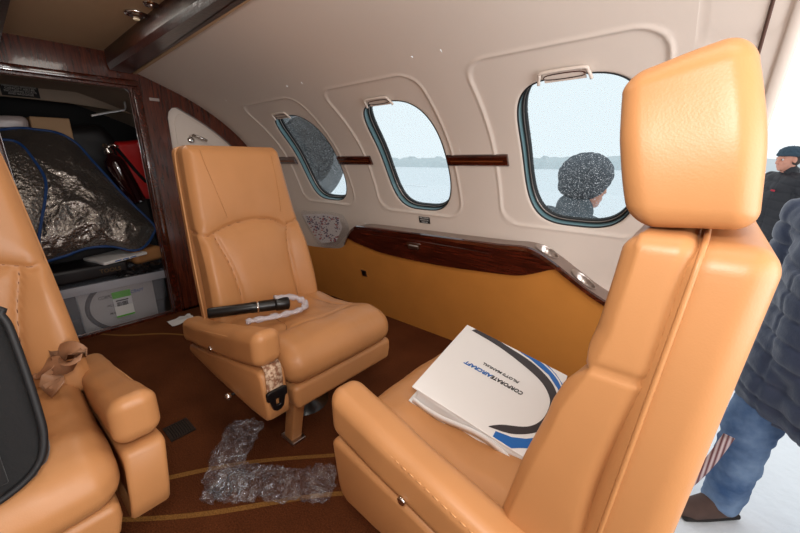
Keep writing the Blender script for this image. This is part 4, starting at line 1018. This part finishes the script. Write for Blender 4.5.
# distant frosted tree belt, distance haze put into its pale colour
V = []; n = 300
for i in range(n):
    x = -140+230*i/(n-1); h = 2.2+.7*nz((x*.25, 0, 0), 1)+.5*nz((x*1.1, 3, 0), 1)
    for y, z in ((74,-.7),(74.4,h*.55-.6),(75.5,h-.6),(77.5,h-.7),(79,-.7)): V.append((x, y+.4*nz((x, z, 0), 1), z))
tag(link('tree_belt', mk('tb', V, grid_faces(n, 5)), mat('hazy_frosted_trees', (206, 214, 216), .9)), 'low frosted tree line far across the snowfield, paled by painted-in haze', 'trees', kind='stuff')
# engine nacelle seen through the far window
na = empty('engine_nacelle', (-5.05, 2.95, 1.12)); na.scale = (1.45,)*3; tag(na, 'dark grey jet engine cowling outside the farthest window', 'engine')
link('cowling', mk('cw', *lathe([(.30,.62),(.36,.66),(.42,.66),(.47,.60),(.52,.42),(.545,.1),(.54,-.4),(.48,-1.0),(.36,-1.5)], 64, 'x', cap=False)), mat('nacelle_grey', (84, 86, 88), .6, var=.3, vscale=5), na)
link('intake', mk('in', *lathe([(.31,.62),(.29,.40),(.30,.2),(.06,.19),(.001,.30)], 48, 'x', cap=False)), mat('intake_dark', (50, 52, 54), .5), na)
link('pylon', mk('py', *box(.55, .30, .05, c=(-.2, -.70, -.05), bev=.03)), mat('pylon_grey', (150, 154, 156), .4), na)

# ---------------------------------------------------------------- people
def capsule(a, b, ra, rb, n=20):
    a, b = Vector(a), Vector(b); t = (b-a); L_ = t.length; t = t.normalized() if L_ > 1e-6 else Vector((0,0,1)); u = t.orthogonal().normalized(); w = t.cross(u); V = []
    prof = [(-ra*math.cos(k*PI/10), ra*math.sin(k*PI/10)) for k in range(0, 6)]+[(L_+rb*math.sin(k*PI/10), rb*math.cos(k*PI/10)) for k in range(0, 6)]
    for h, r in prof:
        for k in range(n): an = 2*PI*k/n; V.append(a+t*h+(u*math.cos(an)+w*math.sin(an))*max(r, 1e-4))
    return np.array([v[:] for v in V]), grid_faces(len(prof), n, close_m=True)+[tuple(range(n))[::-1], tuple((len(prof)-1)*n+k for k in range(n))]
def ell(c, r, rot=None, n=20):
    V, F = capsule((0,0,0), (0,0,1e-7), 1, 1, n); V = V*np.array(r)
    if rot is not None: V = np.array([(rot @ Vector(v))[:] for v in V])
    return V+np.array(c), F
def fuse(name, parts, voxel, smooth=4, disp=None, mt=None, parent=None):
    V, F = join(*parts); me = fix_normals(mk('f', V, F)); o = bpy.data.objects.new('f', me); COL.objects.link(o)
    md = o.modifiers.new('r', 'REMESH'); md.mode = 'VOXEL'; md.voxel_size = voxel; md.use_smooth_shade = True
    if smooth: ms = o.modifiers.new('s', 'SMOOTH'); ms.factor = .5; ms.iterations = smooth
    dg = bpy.context.evaluated_depsgraph_get(); me2 = bpy.data.meshes.new_from_object(o.evaluated_get(dg)); bpy.data.objects.remove(o)
    if disp:
        no = [v.normal.copy() for v in me2.vertices]
        for v, n_ in zip(me2.vertices, no): v.co += n_*disp(v.co)
    me2.polygons.foreach_set('use_smooth', [True]*len(me2.polygons)); me2.materials.clear(); me2.update()
    return link(name, me2, mt, parent)
def head_parts(c, s=1.0):
    """head centred at c, facing +x"""
    P = lambda x, y, z: (c[0]+x*s, c[1]+y*s, c[2]+z*s)
    e = lambda x, y, z, rx, ry, rz: ell(P(x, y, z), (rx*s, ry*s, rz*s))
    return [e(-.01,0,.03,.098,.076,.100), e(.02,0,-.045,.072,.062,.078), e(.055,0,-.095,.030,.030,.024), e(.085,0,.022,.020,.055,.014), e(.102,0,-.018,.020,.014,.026), e(.108,0,-.034,.014,.017,.012), e(.060,.034,-.028,.030,.024,.026), e(.060,-.034,-.028,.030,.024,.026), e(.083,0,-.066,.016,.026,.008), e(.081,0,-.078,.015,.022,.008),
            e(-.005,.080,-.005,.020,.010,.032), e(-.005,-.080,-.005,.020,.010,.032)]
def eyes(c, s, parent):
    for y in (.031, -.031):
        o = link('eye', mk('e', *ell((c[0]+.083*s, c[1]+y*s, c[2]+.004*s), (.011*s, .013*s, .011*s), n=14)), mat('eye_white', (222, 218, 214), .2), parent)
        link('iris', mk('i', *ell((c[0]+.0915*s, c[1]+y*s, c[2]+.003*s), (.004*s, .006*s, .006*s), n=12)), mat('iris', (50, 40, 34), .2), o)
def hand_parts(w, d, side, s=1.0):
    """relaxed hand from wrist w pointing along d"""
    w = Vector(w); d = Vector(d).normalized(); x = Vector((0, side, 0)); x = (x-d*x.dot(d)).normalized(); f = d.cross(x).normalized(); out = [capsule(w, w+d*.05*s, .024*s, .026*s, 12)]
    for k, L_ in enumerate((.072, .080, .074, .058)):
        off = f*(.030-.020*k)*s; a = w+d*.075*s+off; m_ = a+d*L_*.5*s-x*.012*s; b = m_+d*L_*.45*s-x*.026*s
        out += [capsule(w+d*.03*s+off*.7, a, .013*s, .0105*s, 10), capsule(a, m_, .010*s, .009*s, 10), capsule(m_, b, .009*s, .0075*s, 10)]
    a = w+d*.02*s+f*.022*s; m_ = a+(d*.5+f*.8).normalized()*.040*s; out += [capsule(a, m_, .013*s, .011*s, 10), capsule(m_, m_+d*.032*s, .0105*s, .008*s, 10)]
    return out
def person(loc, rz, label, jacket, jmat, trousers, hat, stride=.12, lean=0.0, hgt=1.0, hemz=.72, quilt=True, scarf=None, shoulders=1.0, head_tilt=0.0):
    """standing figure facing local +x, feet on local z=0"""
    r = empty('person', loc, (0, 0, rz)); r.scale = (hgt,)*3; tag(r, label, 'person')
    hp = {1: Vector((0,.10,.90)), -1: Vector((0,-.10,.90))}; ft = {1: Vector((stride,.13,.09)), -1: Vector((-stride,-.13,.09))}
    kn = {s: (hp[s]+ft[s])/2+Vector((.05,0,.02)) for s in (1,-1)}; lx = lambda z: lean*max(0, z-.95)
    chest = Vector((lx(1.30), 0, 1.30)); neck = Vector((lx(1.46)+.01, 0, 1.47)); hc = (neck.x+.035+lean*.1, 0, 1.625)
    hd = head_parts(hc)
    hands = {s: Vector((.07+lx(.9)*.6, s*.15, .90)) for s in (1,-1)}; el = {s: Vector((-.06+lx(1.1), s*.30, 1.10)) for s in (1,-1)}; sh = {s: Vector((lx(1.38), s*.19*shoulders, 1.40)) for s in (1,-1)}
    body = hd+[capsule(neck-Vector((0,0,.05)), (hc[0]-.02, 0, 1.58), .062, .056), capsule((0,0,.95), chest, .14, .15), capsule((lx(1.38),-.10,1.38), (lx(1.38),.10,1.38), .09, .09)]
    for s in (1,-1): body += [capsule(hp[s], kn[s], .085, .060), capsule(kn[s], ft[s], .058, .042), capsule(ft[s]-Vector((0,0,.04)), ft[s]+Vector((.15,0,-.05)), .040, .030), capsule(sh[s], el[s], .055, .042), capsule(el[s], hands[s], .042, .028)]+hand_parts(hands[s], (.25,0,-1), s)
    fuse('body', body, .0075, 3, None, M['skin'], r)
    eyes(hc, 1, r)
    # coat
    ct = [capsule((lx(1.36),-.12*shoulders,1.37), (lx(1.36),.12*shoulders,1.37), .125, .125), capsule((lx(1.30),-.05,1.28), (.0,-.08,hemz+.12), .17, .19), capsule((lx(1.30),.05,1.28), (.0,.08,hemz+.12), .17, .19), capsule((.03+lx(1.1),0,1.15), (.02,0,.90), .185, .185), capsule(neck-Vector((0,0,.08)), neck+Vector((-.012,0,.035)), .095, .080)]
    for s in (1,-1): ct += [capsule(sh[s], el[s], .098, .082), capsule(el[s], hands[s]+Vector((-.02,0,.06)), .082, .062)]
    def dq(v):
        q = 0
        if quilt:
            c = (v.z+.25*v.y+.02*nz(v, 6)) % .09; q = -.009*math.exp(-((c-.045)/.009)**2)+.003
            c2 = (math.atan2(v.y, v.x)*.2) % .16; q += -.006*math.exp(-((c2-.08)/.007)**2)
        return q+.006*nz(v, 16, 2)
    co = fuse('coat', ct, .010, 3, dq, jmat, r)
    for v in co.data.vertices:
        if v.co.z < hemz: v.co.z = hemz+(v.co.z-hemz)*.05
    if scarf: fuse('collar', [capsule(neck+Vector((.0,0,-.06)), neck+Vector((0.02,0,.035)), .098, .088)], .010, 2, lambda v: .01*nz(v, 20), scarf, r)
    tr = []
    for s in (1,-1): tr += [capsule(hp[s]+Vector((0,0,-.02)), kn[s], .115, .088), capsule(kn[s], ft[s]+Vector((-.01,0,.0)), .088, .072)]
    tr += [capsule((0,-.06,.92), (0,.06,.92), .135, .135)]
    def cre(v): return .006*nz((v.x, v.y, v.z*2.2), 9)+.006*(1-2*abs(nz((v.x*.6, v.y*.6, v.z), 17, 3)))*(1 if v.z < .55 else .5)
    fuse('trousers', tr, .009, 3, cre, trousers, r)
    for s in (1,-1):
        so_ = fuse('shoe', [capsule(ft[s]+Vector((-.03,0,-.03)), ft[s]+Vector((.13,0,-.055)), .060, .046), capsule(ft[s]+Vector((0,0,.0)), ft[s]+Vector((0,0,.03)), .060, .062), capsule(ft[s]+Vector((.05,0,-.045)), ft[s]+Vector((.16,0,-.06)), .050, .034)], .007, 3, None, mat('brown_suede', (84, 62, 54), .8, bump=.3, bscale=30, var=.3, vscale=20), r)
        for v in so_.data.vertices: v.co.z = max(v.co.z, .012)
        V, F, N = rbox(.135, .048, .013, .012, .02, 4); V[:, 1] *= 1-.25*np.clip(V[:, 0]/.135, 0, 1)**2; link('sole', mk('sl', V+np.array((ft[s].x+.05, ft[s].y, .013)), F), mat('sole', (34, 28, 26), .8), so_)
        link('lace', mk('lc', *join(*[tube([(ft[s].x+.075+.022*k, ft[s].y-.022, .072-.009*k), (ft[s].x+.08+.022*k, ft[s].y, .086-.010*k), (ft[s].x+.075+.022*k, ft[s].y+.022, .072-.009*k)], .0035, 6) for k in range(3)])), mat('lace', (54, 42, 36), .8), so_)
    if hat == 'fur':
        fuse('fur_hat', [ell((hc[0]-.012,0,hc[2]+.088), (.112,.098,.062)), ell((hc[0]-.012,0,hc[2]+.058), (.122,.108,.034))], .008, 2, lambda v: .007*nz(v, 60), mat('grey_fur', (58, 78, 92), .95, bump=.8, bscale=120, bdist=.01), r)
        link('hair', mk('h', *ell((hc[0]-.035,0,hc[2]+.01), (.088,.083,.085))), M['hair'], r)
    elif hat == 'knit':
        fuse('knit_hat', [ell((hc[0]-.016,0,hc[2]+.060), (.142,.128,.118)), ell((hc[0]-.03,0,hc[2]+.005), (.122,.118,.080))], .008, 3, lambda v: .004*nz(v, 50), mat('grey_knit', (92, 96, 102), .95, bump=.9, bscale=90, bdist=.01, var=.5, vscale=60), r)
        link('peak', mk('pk', *ell((hc[0]+.085,0,hc[2]+.045), (.050,.066,.010))), mat('grey_peak', (70, 74, 80), .9), r)
    else:
        fuse('hair', [ell((hc[0]-.02,0,hc[2]+.045), (.105,.086,.090)), ell((hc[0]-.045,0,hc[2]-.01), (.070,.080,.080))], .009, 2, lambda v: .004*nz(v, 50), M['hair'], r)
    return r
puff = mat('navy_puffer', (44, 54, 78), .5, bump=.5, bscale=45, bdist=.004, sheen=.2, var=.25, vscale=6)
def denim():
    m, nt, N, L, B = newmat('denim'); tc = N.new('ShaderNodeTexCoord'); n = N.new('ShaderNodeTexNoise'); n.inputs['Scale'].default_value = 7; n.inputs['Detail'].default_value = 8; L.new(tc.outputs['Object'], n.inputs['Vector'])
    r = N.new('ShaderNodeValToRGB'); r.color_ramp.elements[0].position = .35; r.color_ramp.elements[0].color = sr((52, 82, 124)); r.color_ramp.elements[1].position = .68; r.color_ramp.elements[1].color = sr((128, 152, 182)); L.new(n.outputs[0], r.inputs[0]); L.new(r.outputs[0], B.inputs['Base Color']); B.inputs['Roughness'].default_value = .85
    n = N.new('ShaderNodeTexNoise'); n.inputs['Scale'].default_value = 300; L.new(tc.outputs['Object'], n.inputs['Vector']); b = N.new('ShaderNodeBump'); b.inputs['Strength'].default_value = .3; b.inputs['Distance'].default_value = .002; L.new(n.outputs[0], b.inputs['Height']); L.new(b.outputs[0], B.inputs['Normal']); return m
dn = denim()
p1 = person((.475, 1.95, -.61), math.radians(225), 'person in a navy quilted coat and blue jeans on the snow outside the door', 'coat', puff, dn, 'hair', stride=-.12, shoulders=1.1, hemz=.585)
p2 = person((.62, 6.0, -.62), math.radians(215), 'person in a grey fur hat and black jacket standing farther off behind the navy coat', 'coat', mat('black_parka', (34, 34, 40), .6, bump=.4, bscale=30), mat('dark_trousers', (40, 42, 50), .8), 'fur')
link('red_badge', mk('rb', *ribbon([(.19,.07,1.30),(.19,.12,1.295)], (0,.2,1), .02, .004)), mat('badge_red', (190, 40, 60), .6), p2)
p3 = person((-.61, 1.835, -.61), math.radians(48), 'person in a speckled grey knitted cap stooping close outside the nearest window', 'coat', mat('grey_parka', (96, 102, 108), .85, bump=.4, bscale=30), mat('grey_trousers', (60, 62, 68), .8), 'knit', lean=.28, hgt=.915, stride=.05, scarf=mat('wool_scarf', (104, 112, 118), .95, bump=.6, bscale=60, bdist=.01), quilt=False)

# ---------------------------------------------------------------- light
wd_ = bpy.data.worlds.new('World'); SC.world = wd_; wd_.use_nodes = True; N = wd_.node_tree.nodes; L = wd_.node_tree.links
bgn = N['Background']; bgn.inputs['Color'].default_value = (.93, .97, 1, 1); bgn.inputs['Strength'].default_value = WORLD
def area(name, loc, rot, size, power, col=(1, .95, .88), sy=None, shape='RECTANGLE'):
    l = bpy.data.lights.new(name, 'AREA'); l.energy = power; l.color = col; l.shape = shape; l.size = size; l.size_y = sy or size
    o = bpy.data.objects.new(name, l); COL.objects.link(o); o.location = loc; o.rotation_euler = rot; return o
# the photographer's flash above the lens
fl = bpy.data.lights.new('camera_flash', 'SPOT'); fl.energy = FLASH; fl.color = (1, .97, .93); fl.spot_size = math.radians(150); fl.spot_blend = .5; fl.shadow_soft_size = .05
fo = bpy.data.objects.new('camera_flash', fl); COL.objects.link(fo); fo.location = (.02, -.02, 1.16)
# added front fill, then ceiling lamp glow spread along the cabin headliner
area('cabin_front_fill', (.98, YC, .95), (0, math.pi/2, 0), .9, FRONT_FILL, (.97, .98, 1), 1.3)  # added soft fill behind the camera to lift the ambient, no opening there
for x in (-1.9, -.95, 0.0): area('ceiling_glow', (x, YC, 1.565), (0, 0, 0), .5, GLOW, (1, .93, .84), .22)

# ---------------------------------------------------------------- camera
th = math.atan(106/355.0); yaw = math.atan(430*math.cos(th)/355.0)
cam = bpy.data.cameras.new('camera'); cam.sensor_width = 36; cam.sensor_fit = 'HORIZONTAL'; cam.lens = 36*355.0/800; cam.clip_start = .02; cam.clip_end = 600
co_ = bpy.data.objects.new('camera', cam); COL.objects.link(co_); co_.location = (0, 0, 1.0)
fw = Vector((-math.cos(yaw)*math.cos(th), math.sin(yaw)*math.cos(th), -math.sin(th)))
co_.rotation_euler = fw.to_track_quat('-Z', 'Y').to_euler(); SC.camera = co_
fo.rotation_euler = fw.to_track_quat('-Z', 'Y').to_euler()
vs = SC.view_settings; vs.view_transform = 'Standard'; vs.look = 'None'; vs.exposure = EXPO; vs.gamma = 1; vs.use_curve_mapping = False
